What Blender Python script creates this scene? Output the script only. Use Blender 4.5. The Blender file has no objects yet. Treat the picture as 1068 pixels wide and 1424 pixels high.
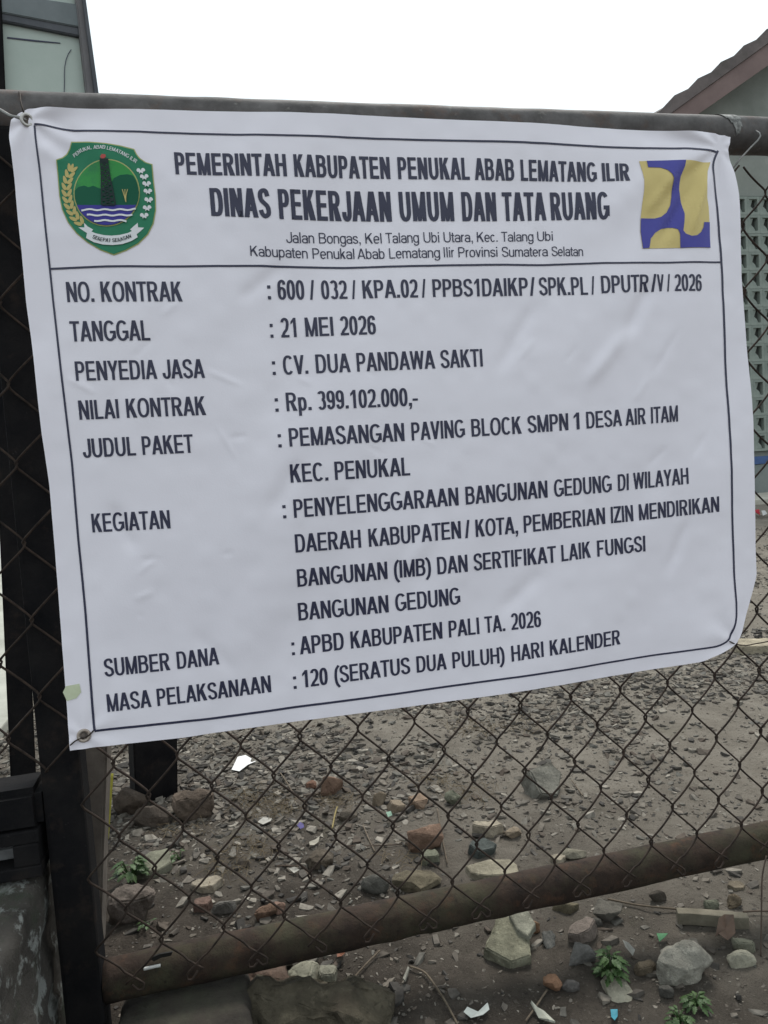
import bpy, bmesh, math, random
import numpy as np
from mathutils import Vector, Matrix
from mathutils.geometry import tessellate_polygon

# ------------------------------------------------------------------ camera, sky, sun, exposure
SC = bpy.context.scene
COL = SC.collection
R = np.array([[0.97288019, -0.08001195, 0.21703046],
              [-0.22149957, -0.0519052, 0.9737781],
              [-0.06664888, -0.99544158, -0.06822015]])      # world axes seen from the camera (right, down, forward)
FPX, CX, CY = 1030.0, 534.0, 712.0
CAM = np.array([0.0, -1.1, 0.85])
cd = bpy.data.cameras.new('camera'); cam = bpy.data.objects.new('camera', cd); COL.objects.link(cam)
cd.sensor_fit = 'VERTICAL'; cd.sensor_height = 36.0; cd.sensor_width = 27.0
cd.lens = 36.0 * FPX / 1424.0; cd.clip_start = 0.02; cd.clip_end = 2000
M = Matrix.Identity(4)
for i in range(3):
    M[i][0] = R[i, 0]; M[i][1] = -R[i, 1]; M[i][2] = -R[i, 2]; M[i][3] = CAM[i]
cam.matrix_world = M
SC.camera = cam

SUN_EL, SUN_AZ = math.radians(55), math.radians(28)          # azimuth from +Y towards +X: the sun stands behind the fence, to the right
w = bpy.data.worlds.new('World'); SC.world = w; w.use_nodes = True
nt = w.node_tree; bg = nt.nodes['Background']
sky = nt.nodes.new('ShaderNodeTexSky'); sky.sky_type = 'NISHITA'; sky.sun_disc = False
sky.sun_elevation = SUN_EL; sky.sun_rotation = SUN_AZ
sky.air_density = 1.0; sky.dust_density = 4.0; sky.ozone_density = 1.0
hs = nt.nodes.new('ShaderNodeHueSaturation'); hs.inputs['Saturation'].default_value = 0.20
nt.links.new(sky.outputs[0], hs.inputs['Color']); veil = nt.nodes.new('ShaderNodeMix'); veil.data_type = 'RGBA'; veil.inputs['Factor'].default_value = 0.97      # thin even overcast over the clear sky
nt.links.new(hs.outputs[0], veil.inputs[6]); veil.inputs[7].default_value = (2.44, 2.70, 2.84, 1); nt.links.new(veil.outputs[2], bg.inputs['Color'])
bg.inputs['Strength'].default_value = 0.15
sl = bpy.data.lights.new('sun', 'SUN'); sl.energy = 1.25; sl.angle = math.radians(20); sl.color = (1.0, 0.96, 0.9)
so = bpy.data.objects.new('sun', sl); COL.objects.link(so)
sd = Vector((math.sin(SUN_AZ) * math.cos(SUN_EL), math.cos(SUN_AZ) * math.cos(SUN_EL), math.sin(SUN_EL)))
so.rotation_euler = sd.to_track_quat('Z', 'Y').to_euler()
SC.view_settings.view_transform = 'Standard'; SC.view_settings.look = 'None'
SC.view_settings.exposure = 1.44; SC.view_settings.gamma = 1.0

# ------------------------------------------------------------------ helpers
def ray(px, py):
    return R @ np.array([px - CX, py - CY, FPX])
def at_y(px, py, Y):
    d = ray(px, py); return CAM + d * ((Y - CAM[1]) / d[1])
def at_z(px, py, Z=0.0):
    d = ray(px, py); return CAM + d * ((Z - CAM[2]) / d[2])
def at_plane(px, py, p0, n):
    d = ray(px, py); return CAM + d * (np.dot(np.asarray(p0) - CAM, n) / np.dot(d, n))
def px_size(p):                                              # metres per photo pixel at point p
    return float(np.dot(np.asarray(p) - CAM, R[:, 2])) / FPX

def hash2(ix, iy, seed):
    n = (ix.astype(np.int64) * 374761393 + iy.astype(np.int64) * 668265263 + seed * 1442695041) & 0xffffffff
    n = ((n ^ (n >> 13)) * 1274126177) & 0xffffffff
    n = n ^ (n >> 16)
    return (n & 0xffff) / 32767.5 - 1.0
def vnoise(x, y, seed=0):
    x = np.asarray(x, float); y = np.asarray(y, float)
    ix = np.floor(x); iy = np.floor(y); fx = x - ix; fy = y - iy
    ux = fx * fx * fx * (fx * (fx * 6 - 15) + 10); uy = fy * fy * fy * (fy * (fy * 6 - 15) + 10)
    a = hash2(ix, iy, seed); b = hash2(ix + 1, iy, seed); c = hash2(ix, iy + 1, seed); d = hash2(ix + 1, iy + 1, seed)
    return (a * (1 - ux) + b * ux) * (1 - uy) + (c * (1 - ux) + d * ux) * uy
def sstep(a, b, x):
    t = np.clip((x - a) / (b - a), 0, 1); return t * t * (3 - 2 * t)

def link(name, me, mat=None, parent=None, smooth=False):
    o = bpy.data.objects.new(name, me); COL.objects.link(o)
    if mat is not None:
        for m in (mat if isinstance(mat, (list, tuple)) else [mat]): me.materials.append(m)
    if parent is not None: o.parent = parent
    if smooth: me.polygons.foreach_set('use_smooth', [True] * len(me.polygons))
    return o
def from_arrays(name, V, F, mat=None, parent=None, smooth=False):
    me = bpy.data.meshes.new(name); me.from_pydata([tuple(map(float, v)) for v in V], [], [tuple(map(int, f)) for f in F]); me.update()
    return link(name, me, mat, parent, smooth)
def from_bm(name, bm, mat=None, parent=None, smooth=False):
    me = bpy.data.meshes.new(name); bm.normal_update(); bm.to_mesh(me); bm.free(); me.update()
    return link(name, me, mat, parent, smooth)
def tag(o, label, cat, group=None):
    o['label'] = label; o['category'] = cat
    if group: o['group'] = group
    return o
def thing(name, label, cat, loc=(0, 0, 0), group=None):
    o = bpy.data.objects.new(name, None); COL.objects.link(o); o.location = loc; o.empty_display_size = 0.1
    return tag(o, label, cat, group)
def rebase(o, loc):                                          # keep world geometry, put the origin at loc
    o.data.transform(Matrix.Translation(-Vector(loc))); o.location = loc; return o
def childloc(o, parent):                                     # geometry is in world space: undo the parent's offset
    o.parent = parent; o.matrix_parent_inverse = Matrix.Translation(-Vector(parent.location)); return o

def box(bm, lo, hi, bev=0.0):
    r = bmesh.ops.create_cube(bm, size=1.0)
    vs = r['verts']
    for v in vs:
        v.co = Vector([lo[i] + (hi[i] - lo[i]) * (v.co[i] + 0.5) for i in range(3)])
    if bev > 0:
        es = list({e for v in vs for e in v.link_edges})
        bmesh.ops.bevel(bm, geom=es, offset=bev, segments=2, affect='EDGES', profile=0.6)
def prism(bm, pts_front, back_vec, bev=0.0):
    """closed polygon (list of 3-D points) pushed along back_vec"""
    a = [bm.verts.new(tuple(p)) for p in pts_front]; b = [bm.verts.new(tuple(np.asarray(p) + back_vec)) for p in pts_front]
    n = len(a); fs = [bm.faces.new(a), bm.faces.new(b[::-1])]
    for i in range(n): fs.append(bm.faces.new((a[i], b[i], b[(i + 1) % n], a[(i + 1) % n])))
    bmesh.ops.recalc_face_normals(bm, faces=fs)
    if bev > 0:
        bmesh.ops.bevel(bm, geom=list({e for f in fs for e in f.edges}), offset=bev, segments=2, affect='EDGES')
def tube_arrays(P, rad, n=8, V=None, F=None, caps=True):
    """sweep a circle along points P (list of 3-vectors)"""
    if V is None: V, F = [], []
    P = [Vector(p) for p in P]; base0 = len(V); k = len(P)
    prev = None
    for i, p in enumerate(P):
        t = (P[min(i + 1, k - 1)] - P[max(i - 1, 0)]).normalized()
        if prev is None:
            a = t.orthogonal().normalized()
        else:
            a = (prev - t * prev.dot(t))
            a = a.normalized() if a.length > 1e-6 else t.orthogonal().normalized()
        prev = a; b = t.cross(a)
        r = rad[i] if hasattr(rad, '__len__') else rad
        for j in range(n):
            an = 2 * math.pi * j / n
            V.append(p + a * (math.cos(an) * r) + b * (math.sin(an) * r))
    for i in range(k - 1):
        for j in range(n):
            F.append((base0 + i * n + j, base0 + i * n + (j + 1) % n, base0 + (i + 1) * n + (j + 1) % n, base0 + (i + 1) * n + j))
    if caps:
        F.append(tuple(base0 + j for j in range(n))[::-1]); F.append(tuple(base0 + (k - 1) * n + j for j in range(n)))
    return V, F
def pipe(name, a, b, r, mat, parent=None, n=28, seg=90, rough=0.0006, seed=0):
    a = np.array(a); b = np.array(b); V = []; F = []
    t = np.linspace(0, 1, seg)
    P = [a + (b - a) * s for s in t]
    V, F = tube_arrays(P, r, n)
    V = [np.array(v) for v in V]
    for i in range(seg):
        for j in range(n):
            d = V[i * n + j] - P[i]
            V[i * n + j] = P[i] + d * (1 + rough / r * float(vnoise(i * 0.35 + seed * 9, j * 0.8, seed + 3)))
    return from_arrays(name, V, F, mat, parent, True)

# ------------------------------------------------------------------ materials
def mat(name, c1, c2=None, scale=8.0, rough=0.8, bump=0.0, bscale=60.0, spots=None, spec=0.3, detail=6.0, mix=(0.35, 0.65), metallic=0.0):
    m = bpy.data.materials.new(name); m.use_nodes = True; n = m.node_tree.nodes; L = m.node_tree.links
    b = n['Principled BSDF']; b.inputs['Roughness'].default_value = rough; b.inputs['Specular IOR Level'].default_value = spec
    b.inputs['Metallic'].default_value = metallic
    tc = n.new('ShaderNodeTexCoord'); co = tc.outputs['Object']
    if c2 is None:
        b.inputs['Base Color'].default_value = (*c1, 1)
    else:
        t = n.new('ShaderNodeTexNoise'); t.inputs['Scale'].default_value = scale; t.inputs['Detail'].default_value = detail; t.inputs['Roughness'].default_value = 0.65
        L.new(co, t.inputs['Vector'])
        r = n.new('ShaderNodeValToRGB'); r.color_ramp.elements[0].position = mix[0]; r.color_ramp.elements[1].position = mix[1]
        r.color_ramp.elements[0].color = (*c1, 1); r.color_ramp.elements[1].color = (*c2, 1)
        L.new(t.outputs['Fac'], r.inputs['Fac']); out = r.outputs['Color']
        if spots:
            for (c3, sc3, lo, hi, amt) in spots:
                t2 = n.new('ShaderNodeTexNoise'); t2.inputs['Scale'].default_value = sc3; t2.inputs['Detail'].default_value = 8; t2.inputs['Roughness'].default_value = 0.7
                mp = n.new('ShaderNodeMapping'); mp.inputs['Location'].default_value = (3.1 + lo * 7, 1.7, 5.3); L.new(co, mp.inputs['Vector']); L.new(mp.outputs[0], t2.inputs['Vector'])
                mr = n.new('ShaderNodeMapRange'); mr.inputs['From Min'].default_value = lo; mr.inputs['From Max'].default_value = hi; mr.inputs['To Max'].default_value = amt
                L.new(t2.outputs['Fac'], mr.inputs['Value'])
                mx = n.new('ShaderNodeMix'); mx.data_type = 'RGBA'; L.new(mr.outputs[0], mx.inputs['Factor']); L.new(out, mx.inputs[6]); mx.inputs[7].default_value = (*c3, 1)
                out = mx.outputs[2]
        L.new(out, b.inputs['Base Color'])
    if bump > 0:
        t = n.new('ShaderNodeTexNoise'); t.inputs['Scale'].default_value = bscale; t.inputs['Detail'].default_value = 8; t.inputs['Roughness'].default_value = 0.7
        L.new(co, t.inputs['Vector'])
        bp = n.new('ShaderNodeBump'); bp.inputs['Strength'].default_value = 1.0; bp.inputs['Distance'].default_value = bump
        L.new(t.outputs['Fac'], bp.inputs['Height']); L.new(bp.outputs[0], b.inputs['Normal'])
    return m
def darker(c, f): return tuple(x * f for x in c)
_sm = {}
def stone_mat(c):
    c = (c[0] * 0.93, c[1] * 0.895, c[2] * 0.83)
    k = tuple(round(x, 3) for x in c)
    if k not in _sm:
        _sm[k] = mat('stone', darker(c, 0.62), darker(c, 1.25), 22, 0.95, 0.007, 70, spots=[(darker(c, 1.7), 70, 0.56, 0.70, 0.8), (darker(c, 0.4), 110, 0.56, 0.70, 0.8), ((0.045, 0.035, 0.027), 12, 0.52, 0.7, 0.75)], spec=0.2)
    return _sm[k]

INK = mat('dark_ink', (0.032, 0.033, 0.066), rough=0.45, spec=0.4)
M_TOPRAIL = mat('rusty_pipe', (0.060, 0.055, 0.053), (0.115, 0.108, 0.105), 26, 0.75, 0.0006, 180, spots=[((0.12, 0.06, 0.035), 9, 0.52, 0.66, 0.6), ((0.22, 0.21, 0.19), 55, 0.6, 0.72, 0.6)], spec=0.3)
M_RUST = mat('rusted_steel', (0.022, 0.015, 0.012), (0.044, 0.029, 0.021), 18, 0.9, 0.0022, 120, spots=[((0.046, 0.044, 0.026), 7, 0.46, 0.62, 0.8), ((0.014, 0.011, 0.009), 30, 0.52, 0.7, 0.8), ((0.085, 0.042, 0.024), 24, 0.54, 0.68, 0.6), ((0.012, 0.010, 0.009), 85, 0.58, 0.68, 0.7)], spec=0.2)
M_BLACK = mat('blackened_steel', (0.006, 0.006, 0.007), (0.013, 0.012, 0.012), 14, 0.85, 0.0010, 140, spots=[((0.030, 0.022, 0.018), 18, 0.56, 0.72, 0.7), ((0.06, 0.055, 0.05), 70, 0.66, 0.74, 0.5)], spec=0.08)
M_WIRE = mat('rusty_wire', (0.018, 0.0135, 0.011), (0.044, 0.031, 0.024), 60, 0.8, spec=0.15)
M_GALV = mat('grey_wire', (0.16, 0.16, 0.155), (0.28, 0.27, 0.26), 60, 0.5, metallic=0.4)

# ------------------------------------------------------------------ the ground
def gh(x, y):
    x = np.asarray(x, float); y = np.asarray(y, float)
    h = 0.022 * vnoise(x * 0.9, y * 0.9, 5) + 0.012 * vnoise(x * 2.6, y * 2.6, 6) + 0.006 * vnoise(x * 7, y * 7, 7) \
        + 0.0030 * vnoise(x * 19, y * 19, 8) + 0.0016 * vnoise(x * 47, y * 47, 9)
    fade = np.exp(-np.maximum(0, np.hypot(x - 0.5, y - 1.0) - 4) / 4)
    return h * fade - 0.006
def axis(lo, hi, step, lo2, hi2, grow):
    a = list(np.arange(lo, hi, step)); s = step; v = a[-1]
    while v < hi2: s *= grow; v += s; a.append(v)
    s = step; v = lo; pre = []
    while v > lo2: s *= grow; v -= s; pre.append(v)
    return np.array(pre[::-1] + a)
gx = axis(-0.7, 1.9, 0.0125, -260, 260, 1.12); gy = axis(-0.35, 2.6, 0.0125, -40, 420, 1.10)
GX, GY = np.meshgrid(gx, gy); GZ = gh(GX, GY)
nx_, ny_ = len(gx), len(gy)
idx = np.arange(nx_ * ny_).reshape(ny_, nx_)
Fq = np.stack([idx[:-1, :-1], idx[:-1, 1:], idx[1:, 1:], idx[1:, :-1]], -1).reshape(-1, 4)
def ground_mat():
    m = bpy.data.materials.new('bare_soil'); m.use_nodes = True; n = m.node_tree.nodes; L = m.node_tree.links
    b = n['Principled BSDF']; b.inputs['Roughness'].default_value = 0.95; b.inputs['Specular IOR Level'].default_value = 0.15
    tc = n.new('ShaderNodeTexCoord'); co = tc.outputs['Object']
    def noise(sc, det=8, rg=0.65, loc=(0, 0, 0)):
        mp = n.new('ShaderNodeMapping'); mp.inputs['Location'].default_value = loc; L.new(co, mp.inputs[0])
        t = n.new('ShaderNodeTexNoise'); t.inputs['Scale'].default_value = sc; t.inputs['Detail'].default_value = det; t.inputs['Roughness'].default_value = rg
        L.new(mp.outputs[0], t.inputs['Vector']); return t.outputs['Fac']
    def ramp(f, cols):
        r = n.new('ShaderNodeValToRGB'); e = r.color_ramp.elements
        e[0].position, e[0].color = cols[0][0], (*cols[0][1], 1); e[1].position, e[1].color = cols[-1][0], (*cols[-1][1], 1)
        for p, c in cols[1:-1]:
            k = e.new(p); k.color = (*c, 1)
        L.new(f, r.inputs['Fac']); return r.outputs['Color']
    def mixc(f, a, c):
        x = n.new('ShaderNodeMix'); x.data_type = 'RGBA'; L.new(f, x.inputs['Factor']); L.new(a, x.inputs[6])
        if isinstance(c, tuple): x.inputs[7].default_value = (*c, 1)
        else: L.new(c, x.inputs[7])
        return x.outputs[2]
    def mrange(f, a, c, lo=0.0, hi=1.0):
        x = n.new('ShaderNodeMapRange'); x.inputs['From Min'].default_value = a; x.inputs['From Max'].default_value = c
        x.inputs['To Min'].default_value = lo; x.inputs['To Max'].default_value = hi; L.new(f, x.inputs['Value']); return x.outputs[0]
    shaded_soil = ramp(noise(11), [(0.3, (0.030, 0.025, 0.020)), (0.5, (0.052, 0.043, 0.035)), (0.7, (0.085, 0.071, 0.058))])
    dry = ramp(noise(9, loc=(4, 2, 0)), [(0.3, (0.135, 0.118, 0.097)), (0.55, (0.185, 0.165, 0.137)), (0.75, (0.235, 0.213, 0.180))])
    # the trodden dry path runs off to the right and back; near left, shade is painted into the darker soil colour
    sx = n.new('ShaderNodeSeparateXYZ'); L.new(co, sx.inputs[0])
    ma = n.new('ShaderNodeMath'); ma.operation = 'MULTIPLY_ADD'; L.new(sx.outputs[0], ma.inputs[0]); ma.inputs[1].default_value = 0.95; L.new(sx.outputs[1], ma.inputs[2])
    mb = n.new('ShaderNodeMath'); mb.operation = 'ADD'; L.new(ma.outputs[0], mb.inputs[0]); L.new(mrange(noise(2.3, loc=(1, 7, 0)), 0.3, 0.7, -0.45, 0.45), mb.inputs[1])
    col = mixc(mrange(mb.outputs[0], 0.20, 1.60), shaded_soil, dry)
    col = mixc(mrange(noise(140, 4), 0.60, 0.70, 0, 0.55), col, (0.19, 0.17, 0.14))
    col = mixc(mrange(noise(75, 5, loc=(9, 0, 0)), 0.58, 0.70, 0, 0.7), col, (0.030, 0.024, 0.020))
    col = mixc(mrange(noise(3.5, loc=(2, 3, 0)), 0.60, 0.75, 0, 0.4), col, (0.055, 0.062, 0.030))
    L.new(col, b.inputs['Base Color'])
    bp = n.new('ShaderNodeBump'); bp.inputs['Distance'].default_value = 0.010; L.new(noise(55, 10, 0.75), bp.inputs['Height'])
    bq = n.new('ShaderNodeBump'); bq.inputs['Distance'].default_value = 0.003; L.new(noise(260, 6, 0.7), bq.inputs['Height']); L.new(bp.outputs[0], bq.inputs['Normal'])
    L.new(bq.outputs[0], b.inputs['Normal'])
    return m
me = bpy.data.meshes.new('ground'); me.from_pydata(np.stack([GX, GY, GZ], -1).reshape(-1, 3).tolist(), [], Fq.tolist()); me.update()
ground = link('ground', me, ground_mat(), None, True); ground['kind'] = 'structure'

# pale concrete pavement to the left, beyond the fence
bm = bmesh.new(); box(bm, (-6.0, 1.35, -0.08), (-0.78, 11.0, 0.035), 0.006)
pav = from_bm('pavement', bm, mat('pale_concrete', (0.26, 0.26, 0.225), (0.36, 0.36, 0.315), 3, 0.9, 0.002, 80, spots=[((0.2, 0.2, 0.16), 5, 0.58, 0.75, 0.6)])); pav['kind'] = 'structure'
# concrete strip at the foot of the school wall
bm = bmesh.new(); box(bm, (5.2, 7.0, -0.08), (15, 8.2, 0.05), 0.01)
apr = from_bm('path', bm, mat('path_concrete', (0.33, 0.31, 0.26), (0.46, 0.44, 0.38), 4, 0.9, 0.003, 60)); apr['kind'] = 'structure'

# ------------------------------------------------------------------ school building, far right
M_WALL = mat('green_wall_paint', (0.20, 0.215, 0.195), (0.27, 0.285, 0.26), 1.5, 0.85, 0.002, 60, spots=[((0.11, 0.115, 0.10), 0.9, 0.52, 0.72, 0.5), ((0.33, 0.33, 0.30), 6, 0.62, 0.70, 0.4)])
M_LOWER = mat('dark_wall_base', (0.13, 0.15, 0.145), (0.19, 0.21, 0.20), 2, 0.85, 0.002, 50)
YB = 8.0; X0, X1, XR = 6.75, 14.2, 10.45
ZE = 5.55; slope = math.tan(math.radians(32.6))
bld = thing('school_building', 'pale green school building with brown tiled gable roof at the right edge', 'building', (X0, YB, 0))
bm = bmesh.new()
prism(bm, [(X0, YB, 0.455), (X1, YB, 0.455), (X1, YB, ZE), (XR, YB, ZE + (XR - X0) * slope), (X0, YB, ZE)], np.array([0, 10.0, 0]))
childloc(from_bm('wall', bm, M_WALL), bld)
bm = bmesh.new(); box(bm, (X0 - 0.004, YB - 0.05, 0.0), (X1 + 0.004, YB + 10.1, 0.452), 0.004); childloc(from_bm('base_course', bm, M_LOWER), bld)
bm = bmesh.new(); box(bm, (X0 - 0.006, YB - 0.062, 0.456), (X1 + 0.006, YB + 0.03, 0.565), 0.004); childloc(from_bm('blue_stripe', bm, mat('blue_paint', (0.045, 0.085, 0.20), (0.07, 0.12, 0.26), 6, 0.7, spots=[((0.16, 0.16, 0.15), 9, 0.58, 0.68, 0.6)])), bld)
# roof: two tiled slopes with a wavy tile edge at the rake, each tile course a step
M_TILE = mat('clay_roof_tiles', (0.10, 0.084, 0.082), (0.15, 0.125, 0.12), 5, 0.8, 0.003, 30, spots=[((0.05, 0.05, 0.04), 2, 0.5, 0.7, 0.6)])
roof_y0, roof_y1 = YB - 0.55, YB + 10.6
def roof_side(sgn):
    V = []; F = []
    xe = X0 - 0.78 if sgn > 0 else X1 + 0.78
    L_ = abs(XR - xe); ncol = 13; per = L_ / ncol
    prof = []
    for k in range(ncol):
        for (f, dz) in ((0.0, 0.075), (0.10, 0.088), (0.72, 0.045), (0.985, 0.025)):
            prof.append(((k + f) * per, dz))
    prof.append((L_, 0.07))
    zb = ZE + (XR - X0) * slope - L_ * slope
    ys = np.linspace(roof_y0, roof_y1, 46); fr = []
    for jy, yy in enumerate(ys):
        row = []
        for (s, dz) in prof:
            bulge = 0.035 * (0.5 + 0.5 * math.cos(jy * math.pi))
            V.append((xe + sgn * s, yy, zb + s * slope + dz + bulge)); row.append(len(V) - 1)
        for (s, dz) in reversed(prof):
            V.append((xe + sgn * s, yy, zb + s * slope - 0.06)); row.append(len(V) - 1)
        fr.append(row)
    n = len(fr[0])
    for a, b_ in zip(fr[:-1], fr[1:]):
        for i in range(n): F.append((a[i], a[(i + 1) % n], b_[(i + 1) % n], b_[i]))
    F.append(tuple(fr[0])[::-1]); F.append(tuple(fr[-1]))
    return V, F, xe, zb
M_FASC = mat('red_brown_board', (0.15, 0.105, 0.098), (0.19, 0.135, 0.125), 3, 0.7)
for sgn in (1, -1):
    V, F, xe, zb = roof_side(sgn)
    rf = childloc(from_arrays('roof', V, F, M_TILE), bld)
    bm = bmesh.new(); zr = zb + abs(XR - xe) * slope
    prism(bm, [(xe, roof_y0 + 0.03, zb - 0.065), (XR, roof_y0 + 0.03, zr - 0.065), (XR, roof_y0 + 0.03, zr - 0.40), (xe, roof_y0 + 0.03, zb - 0.30)], np.array([0, 0.04, 0]))
    childloc(from_bm('barge_board', bm, M_FASC), bld)
# ventilation blocks: square frame, sloping inner louvre, dark gap behind
M_BLK = mat('vent_block_paint', (0.17, 0.20, 0.18), (0.25, 0.28, 0.25), 4, 0.85, 0.002, 60)
def vent_block_mesh():
    bm = bmesh.new(); W, Hh, t = 0.198, 0.248, 0.035
    y0, y1 = -0.075, -0.003
    box(bm, (0, y0, 0), (W, y1, t)); box(bm, (0, y0 + 0.002, Hh - t), (W, y1, Hh))
    box(bm, (0, y0 + 0.003, t), (t, y1, Hh - t)); box(bm, (W - t, y0 + 0.003, t), (W, y1, Hh - t))
    prism(bm, [(t, y0 + 0.012, t + 0.002), (t, y0 + 0.012, Hh - t - 0.002), (t + 0.075, y0 + 0.03, Hh - t - 0.002), (t + 0.04, y0 + 0.03, Hh * 0.5), (t + 0.085, y0 + 0.03, t + 0.05), (t + 0.11, y0 + 0.03, t + 0.002)], np.array([0.0, 0.03, 0.0]))
    me = bpy.data.meshes.new('vent_block'); bm.to_mesh(me); bm.free(); me.materials.append(M_BLK); return me
vbm = vent_block_mesh()
bm = bmesh.new(); box(bm, (6.955, YB - 0.004, 0.63), (8.445, YB + 0.02, 4.17)); childloc(from_bm('vent_gap', bm, mat('vent_shadow_gap', (0.05, 0.055, 0.05))), bld)
for r_ in range(14):
    for c_ in range(7):
        o = bpy.data.objects.new('vent_block', vbm); COL.objects.link(o); o.parent = bld
        o.location = (7.0 + c_ * 0.2 - X0, -0.004, 0.64 + r_ * 0.25)

# ------------------------------------------------------------------ framed board behind the left end of the fence
ang = math.radians(15.5); BE = np.array([math.cos(ang), math.sin(ang), 0]); BN = np.array([math.sin(ang), -math.cos(ang), 0])  # BN faces the camera
BP = np.array([-0.225, 0.90, 0.0])
bp_ = lambda x, y, off=0.0: at_plane(x, y, BP + BN * off, BN)
brd = thing('notice_board', 'tall dark framed board with scratched pale green panel behind the fence corner', 'notice board', (float(BP[0]), float(BP[1]), 0))
M_FRAME = mat('dark_frame_paint', (0.062, 0.066, 0.075), (0.095, 0.10, 0.11), 10, 0.7, 0.0006, 120)
M_FRAME2 = mat('grey_frame_paint', (0.13, 0.125, 0.13), (0.19, 0.18, 0.18), 12, 0.75, 0.0006, 120)
bm = bmesh.new()
prism(bm, [bp_(101, -40), bp_(113.5, -40), bp_(250.5, 1030), bp_(236.5, 1030), bp_(120, 129)], -BN * 0.05, 0.003)
pr = childloc(from_bm('post', bm, M_FRAME2), brd)
bm = bmesh.new(); prism(bm, [bp_(110, -40, 0.012), bp_(114, -40, 0.012), bp_(137.4, 131, 0.012), bp_(250, 1020, 0.012), bp_(245, 1020, 0.012), bp_(132, 131, 0.012)], -BN * 0.012); childloc(from_bm('edge_strip', bm, M_FRAME), pr)
bm = bmesh.new(); p1, p2, p3, p4 = bp_(182, 960, 0.02), bp_(246, 960, 0.02), bp_(246, 1112, 0.02), bp_(187, 1112, 0.02)
p3[2] = p4[2] = -0.05
prism(bm, [p1, p2, p3, p4], -BN * 0.09, 0.004); childloc(from_bm('post_sleeve', bm, M_BLACK), brd)
def drop(a, b, z): return a + (b - a) * ((z - a[2]) / (b[2] - a[2]))
ra, rb, la, lb = bp_(3.5, 28), bp_(49.5, 1060), bp_(-32, 28), bp_(14, 1060)
bm = bmesh.new(); prism(bm, [drop(la, lb, 2.0), drop(ra, rb, 2.0), drop(ra, rb, -0.05), drop(la, lb, -0.05)], -BN * 0.06, 0.003); childloc(from_bm('post', bm, M_BLACK), brd)
bm = bmesh.new(); prism(bm, [bp_(-40, -16, -0.006), bp_(112, 6, -0.006), bp_(112, 38, -0.006), bp_(-40, 9, -0.006)], -BN * 0.04, 0.002); childloc(from_bm('cross_beam', bm, mat('beam_paint', (0.13, 0.15, 0.155), (0.18, 0.20, 0.205), 9, 0.7)), brd)
bm = bmesh.new(); prism(bm, [bp_(-40, 9.5, -0.010), bp_(113, 38.5, -0.010), bp_(113, 50.5, -0.010), bp_(-40, 20, -0.010)], -BN * 0.04, 0.002); childloc(from_bm('beam_lip', bm, M_FRAME), brd)
M_PANEL = mat('pale_green_panel', (0.36, 0.42, 0.375), (0.42, 0.475, 0.43), 5, 0.7, 0.0004, 60)
bm = bmesh.new(); prism(bm, [bp_(-20, 15, -0.022), bp_(122, 45, -0.022), bp_(158, 420, -0.022), bp_(10, 420, -0.022)], -BN * 0.012); pan = childloc(from_bm('panel', bm, M_PANEL), brd)
bm = bmesh.new(); prism(bm, [bp_(-40, -60, -0.022), bp_(112, -60, -0.022), bp_(116, 10, -0.022), bp_(-40, -10, -0.022)], -BN * 0.012); childloc(from_bm('panel', bm, M_PANEL), brd)
bm = bmesh.new(); prism(bm, [bp_(10, 51.2, -0.020), bp_(50, 55.6, -0.020), bp_(84, 59.2, -0.020), bp_(84, 60.2, -0.020), bp_(50, 57.6, -0.020), bp_(10, 52.9, -0.020)], -BN * 0.002)
c_ = from_bm('crack', bm, INK); childloc(c_, pan)
V, F = tube_arrays([bp_(x, y, -0.020) for x, y in ((99, 69), (95, 75), (92, 83), (90.2, 92), (89.6, 104), (89.8, 116), (89.2, 130), (90, 150))], 0.0009, 6); childloc(from_arrays('crack', V, F, INK), pan)

# ------------------------------------------------------------------ chain-link gate: pipes, stile, woven wire
YR = 0.04
def railpt(px, py, r): p = at_y(px, py, YR); return p + np.array([0, 0, -r])
gate = thing('chain_link_gate', 'rusty pipe gate filled with diamond chain-link wire carrying the banner', 'gate', (-0.25, YR, 0.0))
a, b = railpt(0, 128, .0305), railpt(1068, 165, .0305); d = (b - a) / (b[0] - a[0])
childloc(pipe('top_rail', a + d * (-0.65 - a[0]), a + d * (1.6 - a[0]), .0305, M_TOPRAIL, seed=1, seg=140), gate)
a, b = railpt(400, 1283.5, .0305), railpt(1000, 1158.5, .0305); d = (b - a) / (b[0] - a[0])
RB = a
brail = childloc(pipe('bottom_rail', a + d * (-0.2215 - a[0]), a + d * (1.57 - a[0]), .0305, M_RUST, seed=2, seg=140, rough=0.0012), gate)
bm = bmesh.new(); box(bm, (-0.2765, YR - 0.030, 0.0), (-0.222, YR + 0.024, 1.335), 0.006); childloc(from_bm('stile', bm, M_BLACK), gate)
bm = bmesh.new(); box(bm, (1.57, YR - 0.032, 0.0), (1.632, YR + 0.034, 1.335), 0.006); childloc(from_bm('stile', bm, M_BLACK), gate)
zb_ = at_y(0, 1092, YR)[2]; zc_ = at_y(62, 1081, YR)[2]
bm = bmesh.new(); prism(bm, [(-0.75, YR - 0.04, zb_ - 0.002), (-0.277, YR - 0.04, zc_), (-0.277, YR - 0.04, zc_ - 0.062), (-0.75, YR - 0.04, zb_ - 0.064)], np.array([0, 0.075, 0]), 0.010); childloc(from_bm('cross_bar', bm, M_BLACK), gate)

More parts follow.
